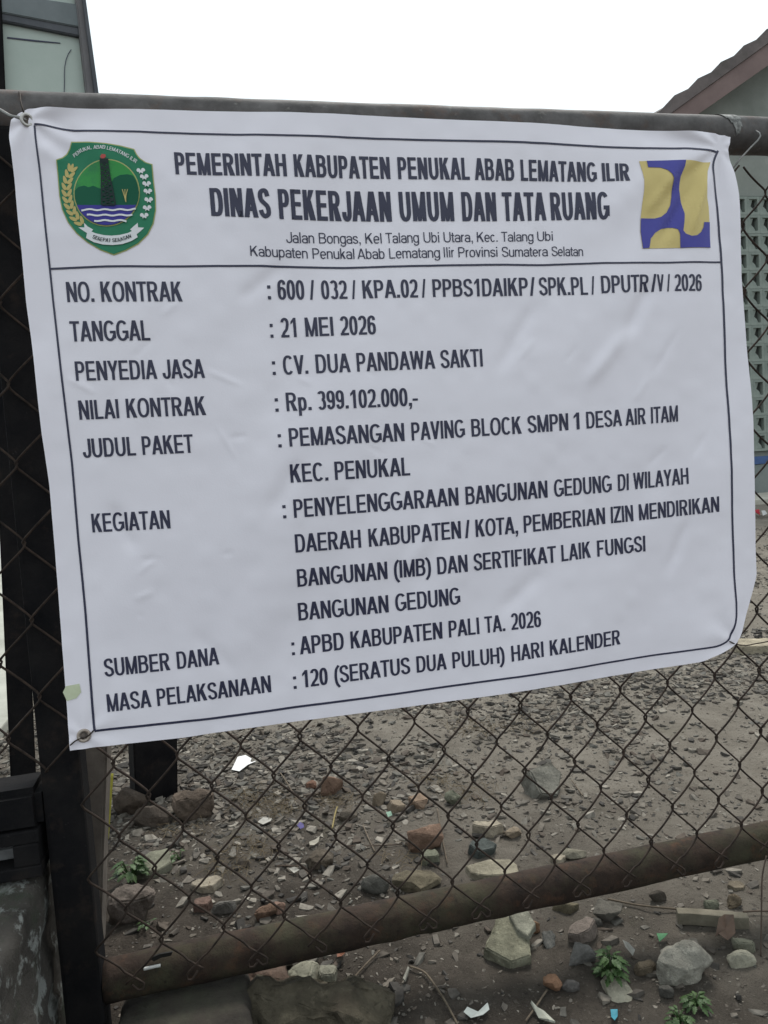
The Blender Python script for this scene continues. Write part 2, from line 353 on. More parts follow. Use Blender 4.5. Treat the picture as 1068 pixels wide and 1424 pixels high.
PX, PZ, XK, ZK = 0.08916, 0.10850, 0.0026, 0.444
def wire_mesh():
    V = []; F = []; rw = 0.0017
    n0 = int(math.floor((-0.62 - XK) / (PX / 2))); n1 = int(math.ceil((1.58 - XK) / (PX / 2)))
    rnd = random.Random(4)
    for n in range(n0, n1):
        xc = XK + (n + 0.5) * PX / 2
        # even wires reach their left tip on even rows, odd wires their right tip
        zlo = 0.140 if xc > -0.21 else 0.44
        zhi = 1.30
        ph0 = 0.0 if n % 2 == 0 else math.pi
        zs = np.arange(zhi, zlo, -PZ / 16)
        P = []
        jx = rnd.uniform(-.0012, .0012)
        for z in zs:
            th = 2 * math.pi * (ZK - z) / PZ + ph0
            c = -math.cos(th)                                   # -1 at the left tip
            tri = 2 / math.pi * math.asin(max(-1, min(1, 0.975 * c)))  # straight legs, rounded tips
            tri = tri / (2 / math.pi * math.asin(0.975))
            wob = 0.0022 * float(vnoise(n * 0.37, z * 4.0, 31)); 
            P.append((xc + jx + tri * (PX / 4 + 0.0024) + wob, 0.0042 * math.sin(th) + 0.002 * float(vnoise(n * .21, z * 3, 33)), z + 0.0018 * float(vnoise(n * .4, z * 5, 35))))
        if xc > -0.21:                                            # the loose end hooks over the pipe
            x, y, z = P[-1]; x2, y2, z2 = P[-3]
            dx = (x - x2) * 0.5; dz = (z - z2) * 0.5
            for q in range(1, 5): P.append((x + dx * q, -0.001 - 0.001 * q, z + dz * q * 0.8))
            x, y, z = P[-1]
            k = rnd.choice((0, 1, 1))
            if k:
                s = 1 if dx > 0 else -1
                P += [(x + s * .004, y, z - .004), (x + s * .003, y - .003, z - .010), (x - s * .004, y - .004, z - .010), (x - s * .012, y - .003, z - .002 + rnd.uniform(0, .004))]
        V, F = tube_arrays(P, rw, 6, V, F)
    return V, F
V, F = wire_mesh(); wm = childloc(from_arrays('wire_mesh', V, F, M_WIRE, None, True), gate)
# splash of old white paint on the top pipe, right
def rail_patch(x0, x1, n, wob, m):
    pa = railpt(0, 128, .0305); pb = railpt(1068, 165, .0305); ax = (pb - pa) / np.linalg.norm(pb - pa); rr = .0305 + .0011
    V, F = [], []
    for i in range(n + 1):
        x = x0 + (x1 - x0) * i / n; c = pa + ax * ((x - pa[0]) / ax[0]); a0 = 95 + wob[0] * float(vnoise(i * .9, 0, 51)) ; a1 = 150 + 60 * math.sin(math.pi * (i / n) ** 1.6) * 0.9 + wob[1] * float(vnoise(i * 1.3, 7, 52))
        sk = 0.010 * np.linspace(0, 1, 9)
        for j in range(9):
            a = math.radians(a0 + (a1 - a0) * j / 8); V.append(c + ax * sk[j] + np.array([0, math.cos(a) * rr, math.sin(a) * rr]))
    for i in range(n):
        for j in range(8): F.append((i * 9 + j, i * 9 + j + 1, (i + 1) * 9 + j + 1, (i + 1) * 9 + j))
    return from_arrays('paint_splash', V, F, m, None, True)
_x = at_y(1000, 165, YR)[0]; childloc(rail_patch(_x - 0.016, _x + 0.012, 14, (4, 12), mat('old_white_paint', (0.10, 0.10, 0.095), (0.30, 0.30, 0.285), 70, 0.8, mix=(0.42, 0.58))), gate)
# stray wire end near the right of the top pipe, looped over it
V, F = tube_arrays([at_y(x, y, yy) for x, y, yy in ((1016, 238, 0.0), (1030, 220, -0.002), (1044, 205, -0.004), (1054, 195, -0.005), (1057.5, 189, -0.004), (1056, 185, -0.002), (1051, 182, 0.006))], 0.0015, 6)
childloc(from_arrays('wire_end', V, F, M_GALV, None, True), gate)
# hasp box on the plinth under the cross bar
bx = thing('steel_bracket', 'black hollow steel bracket resting on the concrete plinth at far left', 'bracket', (-0.40, YR, 0.30))
bm = bmesh.new(); zt = at_y(30, 1140, YR)[2]; z0 = at_y(30, 1203, YR)[2]
xr = at_y(58, 1170, YR - 0.03)[0]
box(bm, (xr - 0.26, YR - 0.045, z0), (xr, YR + 0.05, z0 + 0.017), 0.002); box(bm, (xr - 0.26, YR - 0.043, zt - 0.018), (xr, YR + 0.05, zt), 0.002)
box(bm, (xr - 0.035, YR - 0.044, z0 + 0.0175), (xr - 0.001, YR + 0.05, zt - 0.0185), 0.002)
childloc(from_bm('frame', bm, M_BLACK), bx)
bm = bmesh.new(); box(bm, (xr - 0.26, YR - 0.015, z0 + 0.018), (xr - 0.036, YR + 0.02, z0 + 0.034), 0.003); childloc(from_bm('bolt_bar', bm, mat('worn_steel', (0.10, 0.10, 0.10), (0.16, 0.16, 0.16), 30, 0.6)), bx)

# ------------------------------------------------------------------ the banner
YBAN = -0.0225
def interp_line(pts, n):
    pts = np.array(pts, float); d = np.r_[0, np.cumsum(np.hypot(*np.diff(pts, axis=0).T))]; t = np.linspace(0, d[-1], n)
    return np.stack([np.interp(t, d, pts[:, 0]), np.interp(t, d, pts[:, 1])], -1)
def smooth_line(a, it=2):
    a = a.copy()
    for _ in range(it): a[1:-1] = 0.25 * a[:-2] + 0.5 * a[1:-1] + 0.25 * a[2:]
    return a
TOP = [(16.4, 167.4), (24, 160), (31.6, 156), (41.7, 152), (57, 150.7), (120, 151.4), (250, 153.2), (400, 157.3), (550, 163.5), (700, 170.6), (860, 177.6), (970, 181.6), (989, 182), (1000, 185.4), (1019.7, 188.1)]
LEFT = [(16.4, 167.4), (13, 180), (12.6, 189.5), (16.4, 208.5), (20.2, 246.5), (24.7, 300), (30.3, 350), (36.5, 423), (46.3, 496), (57.6, 603), (67.4, 673), (73.6, 750), (80.5, 840), (86.7, 920), (91.8, 984), (96.3, 1045.9)]
RIGHT = [(1019.7, 188.1), (1017, 200), (1015, 211.5), (1019, 222), (1024, 238), (1028, 271.4), (1029, 300), (1032.3, 385.6), (1040, 480), (1046.4, 582), (1048.5, 640), (1052, 767.6), (1053.5, 800), (1047, 826), (1039, 856), (1032, 882), (1026, 893.7)]
BOT = [(96.3, 1045.9), (142.4, 1039.7), (260, 1027), (300, 1021.2), (500, 994.5), (668, 971), (780, 953), (910, 932.7), (977.5, 921), (1005, 909), (1019.6, 900), (1026, 893.7)]
Wx, Wz = 1.14, 0.92
def surf_y(X, Z):
    """front surface of the hanging vinyl: soft bulges, folds fanning from the tied corners, small creases"""
    X = np.asarray(X, float); Z = np.asarray(Z, float)
    y = 0.0065 * vnoise(X * 2.3, Z * 2.0, 41) + 0.0050 * vnoise((X - 0.7 * Z) * 6.5, (X + Z) * 1.8, 42) + 0.0015 * vnoise((X - 0.6 * Z) * 15, (X * 0.6 + Z) * 6, 43) + 0.0004 * vnoise(X * 45, Z * 45, 47)
    def fan(cx, cz, A, k, ph, reach, r0):
        dx = X - cx; dz = Z - cz; r = np.hypot(dx, dz) + 1e-6; th = np.arctan2(dz, dx)
        return A * np.minimum(r / r0, 1) * np.exp(-r / reach) * np.sin(k * th + ph)
    c = at_y(38, 168, YBAN); y = y + fan(c[0], c[2], 0.0040, 7, 0.9, 0.10, 0.05)
    c = at_y(1003, 203, YBAN); y = y + fan(c[0], c[2], 0.0045, 8, 2.2, 0.20, 0.08) + fan(c[0], c[2], 0.0022, 15, 1.0, 0.30, 0.22)
    c = at_y(116, 1024, YBAN); y = y + fan(c[0], c[2], 0.0018, 6, 2.0, 0.05, 0.03)
    c = at_y(1026, 892, YBAN); y = y + fan(c[0], c[2], 0.0026, 6, 0.3, 0.08, 0.05)
    for (x1, y1, x2, y2, wd, A) in CREASE:
        A = A * (0.8 if wd < 0.0055 else 1.7) if y1 > 350 else A
        p = at_y(x1, y1, YBAN); q = at_y(x2, y2, YBAN); ex, ez = q[0] - p[0], q[2] - p[2]; L2 = ex * ex + ez * ez; Ln = math.sqrt(L2)
        t = ((X - p[0]) * ex + (Z - p[2]) * ez) / L2; s = ((X - p[0]) * ez - (Z - p[2]) * ex) / Ln
        y = y + A * np.exp(-(s / wd) ** 2) * np.exp(-((t - 0.5) / 0.42) ** 4)
    return YBAN + y
CREASE = [(285, 515, 340, 538, .0035, -.0012), (230, 520, 240, 542, .003, .0011), (318, 610, 345, 606, .0035, .0013), (300, 590, 330, 640, .003, -.0010),
          (92, 525, 135, 548, .004, -.0014), (195, 780, 225, 776, .0035, .0013), (190, 800, 225, 770, .003, -.0012), (310, 772, 325, 768, .003, .0011),
          (185, 835, 215, 822, .004, -.0012), (190, 858, 200, 856, .003, .0008), (715, 505, 745, 470, .004, -.0015), (785, 505, 800, 480, .003, .0014),
          (905, 390, 870, 470, .012, .0030), (870, 460, 810, 540, .012, -.0026), (945, 455, 905, 525, .005, .0016), (905, 520, 880, 560, .005, -.0014),
          (930, 620, 900, 650, .005, .0012), (985, 600, 962, 640, .005, .0012), (745, 420, 690, 520, .012, .0022), (960, 720, 930, 800, .010, .0016),
          (410, 525, 435, 535, .003, -.0009), (505, 515, 520, 525, .003, .0009), (585, 610, 605, 620, .003, -.0009), (510, 620, 530, 632, .003, .0009),
          (225, 440, 250, 420, .004, -.0012), (215, 470, 185, 500, .004, .0010), (395, 370, 330, 420, .010, .0014), (150, 700, 190, 770, .010, .0014),
          (60, 170, 118, 192, .010, .0040), (55, 200, 95, 232, .010, -.0030), (972, 245, 912, 345, .0095, .0055), (945, 235, 895, 300, .010, -.0046), (988, 235, 958, 330, .006, -.0034),
          (420, 640, 370, 720, .014, .0016), (610, 720, 560, 800, .014, -.0014), (760, 790, 690, 860, .014, .0016), (270, 880, 330, 940, .012, .0012)]
def plane_pts(pxs):
    pxs = np.asarray(pxs, float)
    D = np.stack([pxs[:, 0] - CX, pxs[:, 1] - CY, np.full(len(pxs), FPX)], 0)
    D = R @ D; t = (YBAN - CAM[1]) / D[1]
    return CAM[0] + D[0] * t, CAM[2] + D[2] * t
NU, NV = 300, 250
T_, B_ = smooth_line(interp_line(TOP, NU)), smooth_line(interp_line(BOT, NU)); L__, R__ = smooth_line(interp_line(LEFT, NV)), smooth_line(interp_line(RIGHT, NV))
u = np.linspace(0, 1, NU)[None, :, None]; v = np.linspace(0, 1, NV)[:, None, None]
G = (1 - v) * T_[None] + v * B_[None] + (1 - u) * L__[:, None] + u * R__[:, None] - ((1 - u) * (1 - v) * T_[0] + u * (1 - v) * T_[-1] + (1 - u) * v * B_[0] + u * v * B_[-1])
Xg, Zg = plane_pts(G.reshape(-1, 2)); Yg = surf_y(Xg, Zg)
idx = np.arange(NU * NV).reshape(NV, NU)
Fb = np.stack([idx[:-1, :-1], idx[1:, :-1], idx[1:, 1:], idx[:-1, 1:]], -1).reshape(-1, 4)
def vinyl():
    m = mat('white_vinyl', (0.80, 0.765, 0.825), (0.845, 0.81, 0.87), 2.2, 0.5, spec=0.35)
    n = m.node_tree.nodes; L = m.node_tree.links; b = n['Principled BSDF']
    tc = n.new('ShaderNodeTexCoord'); t = n.new('ShaderNodeTexNoise'); t.inputs['Scale'].default_value = 420; t.inputs['Detail'].default_value = 2
    L.new(tc.outputs['Object'], t.inputs['Vector']); bp = n.new('ShaderNodeBump'); bp.inputs['Distance'].default_value = 0.00012; L.new(t.outputs['Fac'], bp.inputs['Height']); L.new(bp.outputs[0], b.inputs['Normal'])
    return m
ban = from_arrays('project_banner', np.stack([Xg, Yg, Zg], -1), Fb, vinyl(), None, True)
tag(ban, 'large white printed project banner tied across the chain-link gate', 'banner')

# --- printing on the vinyl: thin ink sheets that follow its surface
def drape_bm(bm, step, layer):
    """bm lies in photo-pixel coordinates (x, y, 0); cut it finely and lay it on the vinyl"""
    if step:
        xs = [v.co.x for v in bm.verts]; ys = [v.co.y for v in bm.verts]
        for k in range(int(min(xs) // step) + 1, int(max(xs) // step) + 1):
            bmesh.ops.bisect_plane(bm, geom=bm.verts[:] + bm.edges[:] + bm.faces[:], plane_co=(k * step, 0, 0), plane_no=(1, 0, 0))
        for k in range(int(min(ys) // step) + 1, int(max(ys) // step) + 1):
            bmesh.ops.bisect_plane(bm, geom=bm.verts[:] + bm.edges[:] + bm.faces[:], plane_co=(0, k * step, 0), plane_no=(0, 1, 0))
    bm.verts.ensure_lookup_table()
    X, Z = plane_pts([(v.co.x, v.co.y) for v in bm.verts]); Y = surf_y(X, Z) - 0.0007 * layer
    for i, v_ in enumerate(bm.verts): v_.co = (X[i], Y[i], Z[i])
def bm_join(dst, src):
    off = {v_: dst.verts.new(v_.co) for v_ in src.verts}
    for f in src.faces:
        try: dst.faces.new([off[v_] for v_ in f.verts]).material_index = f.material_index
        except ValueError: pass
    src.free()
def poly_print(dst, pts, layer, mi=0, step=7):
    bm = bmesh.new(); vs = [bm.verts.new((x, y, 0)) for x, y in pts]
    for tri in tessellate_polygon([[Vector((x, y, 0)) for x, y in pts]]): bm.faces.new([vs[i] for i in tri])
    drape_bm(bm, step, layer)
    for f in bm.faces: f.material_index = mi
    bm_join(dst, bm)
def line_print(dst, pts, wpx, layer, mi=0, closed=False):
    d = np.hypot(*np.diff(np.array(pts, float), axis=0).T).sum()
    p = smooth_line(interp_line(pts, max(4, int(d / 3.5))), 2)
    t = np.gradient(p, axis=0); t /= np.maximum(1e-6, np.hypot(t[:, 0], t[:, 1]))[:, None]
    ww = np.asarray(wpx if hasattr(wpx, '__len__') else [wpx, wpx], float); ww = np.interp(np.linspace(0, 1, len(p)), np.linspace(0, 1, len(ww)), ww)[:, None]
    nrm = np.stack([-t[:, 1], t[:, 0]], -1) * ww / 2
    bm = bmesh.new(); a = [bm.verts.new((*q, 0)) for q in p + nrm]; b = [bm.verts.new((*q, 0)) for q in p - nrm]
    for i in range(len(p) - 1): bm.faces.new((a[i], a[i + 1], b[i + 1], b[i])).material_index = mi
    drape_bm(bm, 0, layer); bm_join(dst, bm)

# ------------------------------------------------------------------ lettering: a plain condensed grotesque drawn from bars and arcs (cap height 1)
ADV = dict(zip('ABCDEFGHIJKLMNOPRSTUVWYZ', (722, 722, 722, 722, 667, 611, 778, 722, 278, 556, 722, 611, 833, 722, 778, 667, 722, 667, 611, 722, 667, 944, 667, 611)))
ADV.update({c: 556 for c in '0123456789'}); ADV.update({'.': 278, ',': 278, ':': 278, '/': 278, '-': 333, '(': 333, ')': 333})
ADV.update(dict(a=556, b=580, c=500, e=556, g=580, i=235, k=520, l=235, m=850, n=570, o=570, p=590, r=350, s=510, t=290, u=570, v=500))
SB = {c: 75 for c in 'BDEFHIKLMNPRU1bhiklmnpru'}; SB.update({c: 42 for c in 'CGOQS023689acdegos'}); SB['J'] = 30
def glyph(c, s, t, k):
    sb = SB.get(c, 8) * 0.56 * k / 716; adv = ADV[c] * k / 716; w = adv - 2 * sb
    V, F = [], []
    def quad(*p):
        b = len(V); V.extend(p); F.append(tuple(range(b, b + len(p))))
    def vb(x, y0=0.0, y1=1.0): quad((x, y0), (x + s, y0), (x + s, y1), (x, y1))
    def hb(y, x0=0.0, x1=None): x1 = w if x1 is None else x1; quad((x0, y), (x1, y), (x1, y + t), (x0, y + t))
    def strip(P, hx=s / 2, hy=t / 2):
        P = np.array(P, float); T = np.gradient(P, axis=0); T /= np.maximum(1e-9, np.hypot(T[:, 0], T[:, 1]))[:, None]
        N = np.stack([-T[:, 1] * hx, T[:, 0] * hy], -1); b = len(V); n = len(P)
        V.extend([tuple(q) for q in P + N] + [tuple(q) for q in P - N])
        for i in range(n - 1): F.append((b + i, b + i + 1, b + n + i + 1, b + n + i))
    def arc(x0, x1, y0, y1, a0, a1, n=18, pw=2.35):
        """stroke inside the box x0..x1, y0..y1"""
        cx, cy, rx, ry = (x0 + x1) / 2, (y0 + y1) / 2, (x1 - x0 - s) / 2, (y1 - y0 - t) / 2
        P = []
        for a in np.radians(np.linspace(a0, a1, n)):
            ca, sa = math.cos(a), math.sin(a); P.append((cx + rx * math.copysign(abs(ca) ** (2 / pw), ca), cy + ry * math.copysign(abs(sa) ** (2 / pw), sa)))
        strip(P)
    def curve(pts, n=6):
        p = [np.array(q, float) for q in pts]; Q = []
        for i in range(len(p) - 1):
            a, b, c_, d = p[max(i - 1, 0)], p[i], p[i + 1], p[min(i + 2, len(p) - 1)]
            for u in np.linspace(0, 1, n + 1)[:-1]: Q.append(0.5 * (2 * b + (c_ - a) * u + (2 * a - 5 * b + 4 * c_ - d) * u * u + (3 * b - a - 3 * c_ + d) * u ** 3))
        Q.append(p[-1]); strip(Q)
    d = s * 1.08; h = w / 2; x = 0.72                         # x: height of the small letters
    def bowl(x0, x1, y0, y1):                                  # flat-backed bowl opening to the left
        m = x0 + (x1 - x0) * 0.42
        hb(y0, x0, m + .01); hb(y1 - t, x0, m + .01); cx = 2 * m - x1; arc(cx, x1, y0, y1, -90, 90)
    def S_(wd, H):
        a, b = s / 2, wd - s / 2; tt = t / 2
        curve([(a, .27 * H), (a + .10 * wd, .115 * H + tt * .3), (wd * .5, tt - .01), (b - .04 * wd, .13 * H), (b, .27 * H), (b - .08 * wd, .40 * H), (wd * .5, .505 * H), (a + .10 * wd, .60 * H), (a + .02 * wd, .73 * H), (a + .08 * wd, .88 * H), (wd * .5, H - tt + .01), (b - .12 * wd, H * .90), (b - .03 * wd, .74 * H)])
    if c == 'A': quad((0, 0), (d, 0), (h + d * .5, 1), (h - d * .58, 1)); quad((w - d, 0), (w, 0), (h + d * .58, 1), (h - d * .5, 1)); hb(.22, d * .9, w - d * .9)
    elif c == 'B': vb(0); bowl(s * .5, w * .95, .48, 1); bowl(s * .5, w, 0, .48 + t)
    elif c in 'CG':
        arc(0, w, -.012, 1.012, 42, 318 if c == 'C' else 335, 26)
        if c == 'G': vb(w - s * .95, .12, .50); hb(.50 - t, w * .52, w)
    elif c == 'D': vb(0); bowl(s * .5, w, 0, 1)
    elif c == 'E': vb(0); hb(0); hb(.44, 0, w * .93); hb(1 - t, 0, w * .97)
    elif c == 'F': vb(0); hb(.42, 0, w * .85); hb(1 - t)
    elif c == 'H': vb(0); vb(w - s); hb(.45)
    elif c == 'I': vb(h - s / 2)
    elif c == 'J': vb(w - s, .28, 1); arc(0, w, -.012, .62, 180, 360, 16)
    elif c == 'K': vb(0); quad((s * .8, .30), (w * .97, 1), (w - d * 1.25, 1), (s * .8, .56)); quad((w - d * 1.22, 0), (w + .01, 0), (w * .40 + d * .72, .66), (w * .40 - d * .30, .50))
    elif c == 'L': vb(0); hb(0)
    elif c == 'M': vb(0); vb(w - s); e = s * 0.82; quad((0, 1), (e * 1.25, 1), (h + e * .5, 0), (h - e * .5, 0)); quad((w, 1), (w - e * 1.25, 1), (h - e * .5, 0), (h + e * .5, 0))
    elif c == 'N': vb(0); vb(w - s); quad((0, 1), (d * 1.08, 1), (w, 0), (w - d * 1.08, 0))
    elif c in 'O0': arc(0, w, -.012, 1.012, 0, 360, 40)
    elif c == 'P': vb(0); bowl(s * .5, w, .40, 1)
    elif c == 'R': vb(0); bowl(s * .5, w * .96, .44, 1); quad((w - d * 1.25, 0), (w + .015, 0), (w * .52 + d * .6, .46), (w * .52 - d * .45, .46))
    elif c == 'S': S_(w, 1)
    elif c == 'T': hb(1 - t); vb(h - s / 2)
    elif c == 'U': vb(0, .35, 1); vb(w - s, .35, 1); arc(0, w, -.012, .76, 180, 360, 18)
    elif c == 'V': quad((0, 1), (d, 1), (h + d * .5, 0), (h - d * .5, 0)); quad((w - d, 1), (w, 1), (h + d * .5, 0), (h - d * .5, 0))
    elif c == 'W':
        e = d * .92; q = w * .27
        for a, b in ((0, q), (h, q), (h, w - q), (w, w - q)):
            xa = min(max(a - e / 2, 0), w - e); xb = b - e / 2; quad((xa, 1), (xa + e, 1), (xb + e, 0), (xb, 0))
    elif c == 'Y': vb(h - s / 2, 0, .44); quad((0, 1), (d, 1), (h + s / 2, .40), (h - s / 2, .40)); quad((w - d, 1), (w, 1), (h + s / 2, .40), (h - s / 2, .40))
    elif c == 'Z': hb(0); hb(1 - t); quad((0, t * .8), (d * 1.15, t * .8), (w, 1 - t * .8), (w - d * 1.15, 1 - t * .8))
    elif c == '1': vb(w * .62 - s * .5); quad((w * .62 - s * .4, .80), (w * .62 - s * .4, .99), (w * .10, .80), (w * .10, .66))
    elif c == '2':
        hb(0); arc(0, w, .40, 1.012, 165, -20, 18); curve([(w - s * .55, .64), (w * .70, .42), (w * .38, .24), (s * .58, .06)])
    elif c == '3': arc(0, w * .96, .46, 1.012, 150, -80, 18); arc(0, w, -.012, .47 + t, 88, -150, 18)
    elif c == '6': arc(0, w, -.012, .64, 0, 360, 30); curve([(s / 2, .34), (s / 2 + .005, .56), (w * .22, .82), (w * .50, 1 - t * .45), (w * .74, .90), (w - s * .55, .76)])
    elif c == '9': arc(0, w, .36, 1.012, 0, 360, 30); curve([(w - s / 2, .66), (w - s / 2 - .005, .44), (w * .78, .18), (w * .50, t * .45), (w * .26, .10), (s * .55, .24)])
    elif c == '.': quad((h - s * .55, 0), (h + s * .55, 0), (h + s * .55, t * 1.35), (h - s * .55, t * 1.35))
    elif c == ',': quad((h - s * .55, 0), (h + s * .55, 0), (h + s * .55, t * 1.35), (h - s * .55, t * 1.35)); quad((h, 0), (h + s * .55, 0), (h + s * .25, -.16), (h - s * .5, -.20))
    elif c == ':':
        for y in (0, .55): quad((h - s * .55, y), (h + s * .55, y), (h + s * .55, y + t * 1.35), (h - s * .55, y + t * 1.35))
    elif c == '/': quad((0, -.02), (s * .72, -.02), (w, 1.02), (w - s * .72, 1.02))
    elif c == '-': hb(.28)
    elif c == '(': curve([(w, 1.02), (w * .45, .80), (s * .5, .40), (w * .45, 0), (w, -.24)])
    elif c == ')': curve([(0, 1.02), (w * .55, .80), (w - s * .5, .40), (w * .55, 0), (0, -.24)])
    elif c in 'oc': arc(0, w, -.012, x + .012, 0 if c == 'o' else 40, 360 if c == 'o' else 320, 28)
    elif c == 'e': arc(0, w, -.012, x + .012, 0, 318, 26); hb(x * .5 - t / 2, s * .4, w - s * .2)
    elif c == 'a': vb(w - s, 0, x * .70); arc(0, w, x * .28, x + .012, 165, 0, 14); arc(0, w, -.012, x * .62, 0, 360, 24)
    elif c in 'bpg':
        if c == 'g': vb(w - s, -.12, x); arc(0, w, -.30, .36, 200, 360, 14)
        else: vb(0, 0 if c == 'b' else -.28, 1 if c == 'b' else x)
        arc(0, w, -.012, x + .012, 0, 360, 28)
    elif c == 'n' or c == 'r' or c == 'm':
        vb(0, 0, x)
        if c == 'r': curve([(s * .5, x * .62), (s * .8 + w * .2, x - t * .7), (w, x - t * .4)])
        else:
            ww = [(0, w)] if c == 'n' else [(0, h + s / 2), (h - s / 2, w)]
            for a, b in ww: arc(a, b, x - .55, x + .012, 180, 0, 14); vb(b - s, 0, x - .26)
    elif c == 'u': vb(w - s, 0, x); vb(0, .26, x); arc(0, w, -.012, .55, 180, 360, 14)
    elif c == 'i': vb(h - s / 2, 0, x); vb(h - s / 2, .87, 1.0)
    elif c == 'l': vb(h - s / 2)
    elif c == 't': vb(h - s * .6, .10, .92); hb(x - t); curve([(h - s * .1, .16), (h + s * .1, .06), (w, .05)])
    elif c == 'k': vb(0); quad((s * .8, .20), (w * .97, x), (w - d * 1.25, x), (s * .8, .42)); quad((w - d * 1.22, 0), (w + .01, 0), (w * .42 + d * .6, .46), (w * .42 - d * .3, .34))
    elif c == 'v': quad((0, x), (d, x), (h + d * .5, 0), (h - d * .5, 0)); quad((w - d, x), (w, x), (h + d * .5, 0), (h - d * .5, 0))
    elif c == 's': S_(w, x)
    return [(p[0] + sb, p[1]) for p in V], F, adv
def word_glyphs(word, style):
    s, t, k = style; V, F, xx = [], [], 0.0
    for c in word:
        g, f, a = glyph(c, s, t, k); b = len(V); V += [(p[0] + xx, p[1]) for p in g]; F += [tuple(i + b for i in q) for q in f]; xx += a
    return V, F
def vslope(x): return 0.0959 + (0.0347 - 0.0959) * (x - 90) / 925.0
def word_print(dst, word, x0, x1, poly, style, layer, mi=0, step=8):
    V, F = word_glyphs(word, style); A = np.array(V)
    mn, mx = A[:, 0].min(), A[:, 0].max()
    t = (A[:, 0] - mn) / max(1e-6, mx - mn); h = A[:, 1]
    pp = np.array(poly, float)
    if word[0] not in 'AJ1:/.': x0 = x0 + vslope(x0) * float(np.interp(x0, pp[:, 0], pp[:, 2])) * 0.9
    if word[-1] in 'TVYPF': x1 = x1 + vslope(x1) * float(np.interp(x1, pp[:, 0], pp[:, 2])) * 0.9
    px = x0 + (x1 - x0) * t
    by = np.interp(px, pp[:, 0], pp[:, 1]); cp = np.interp(px, pp[:, 0], pp[:, 2])
    py = by - cp * h; px2 = px - vslope(px) * cp * h
    bm = bmesh.new(); vs = [bm.verts.new((px2[i], py[i], 0)) for i in range(len(px2))]
    for f in F:
        try: bm.faces.new([vs[i] for i in f])
        except ValueError: pass
    drape_bm(bm, step, layer)
    for f in bm.faces: f.material_index = mi
    bm_join(dst, bm)

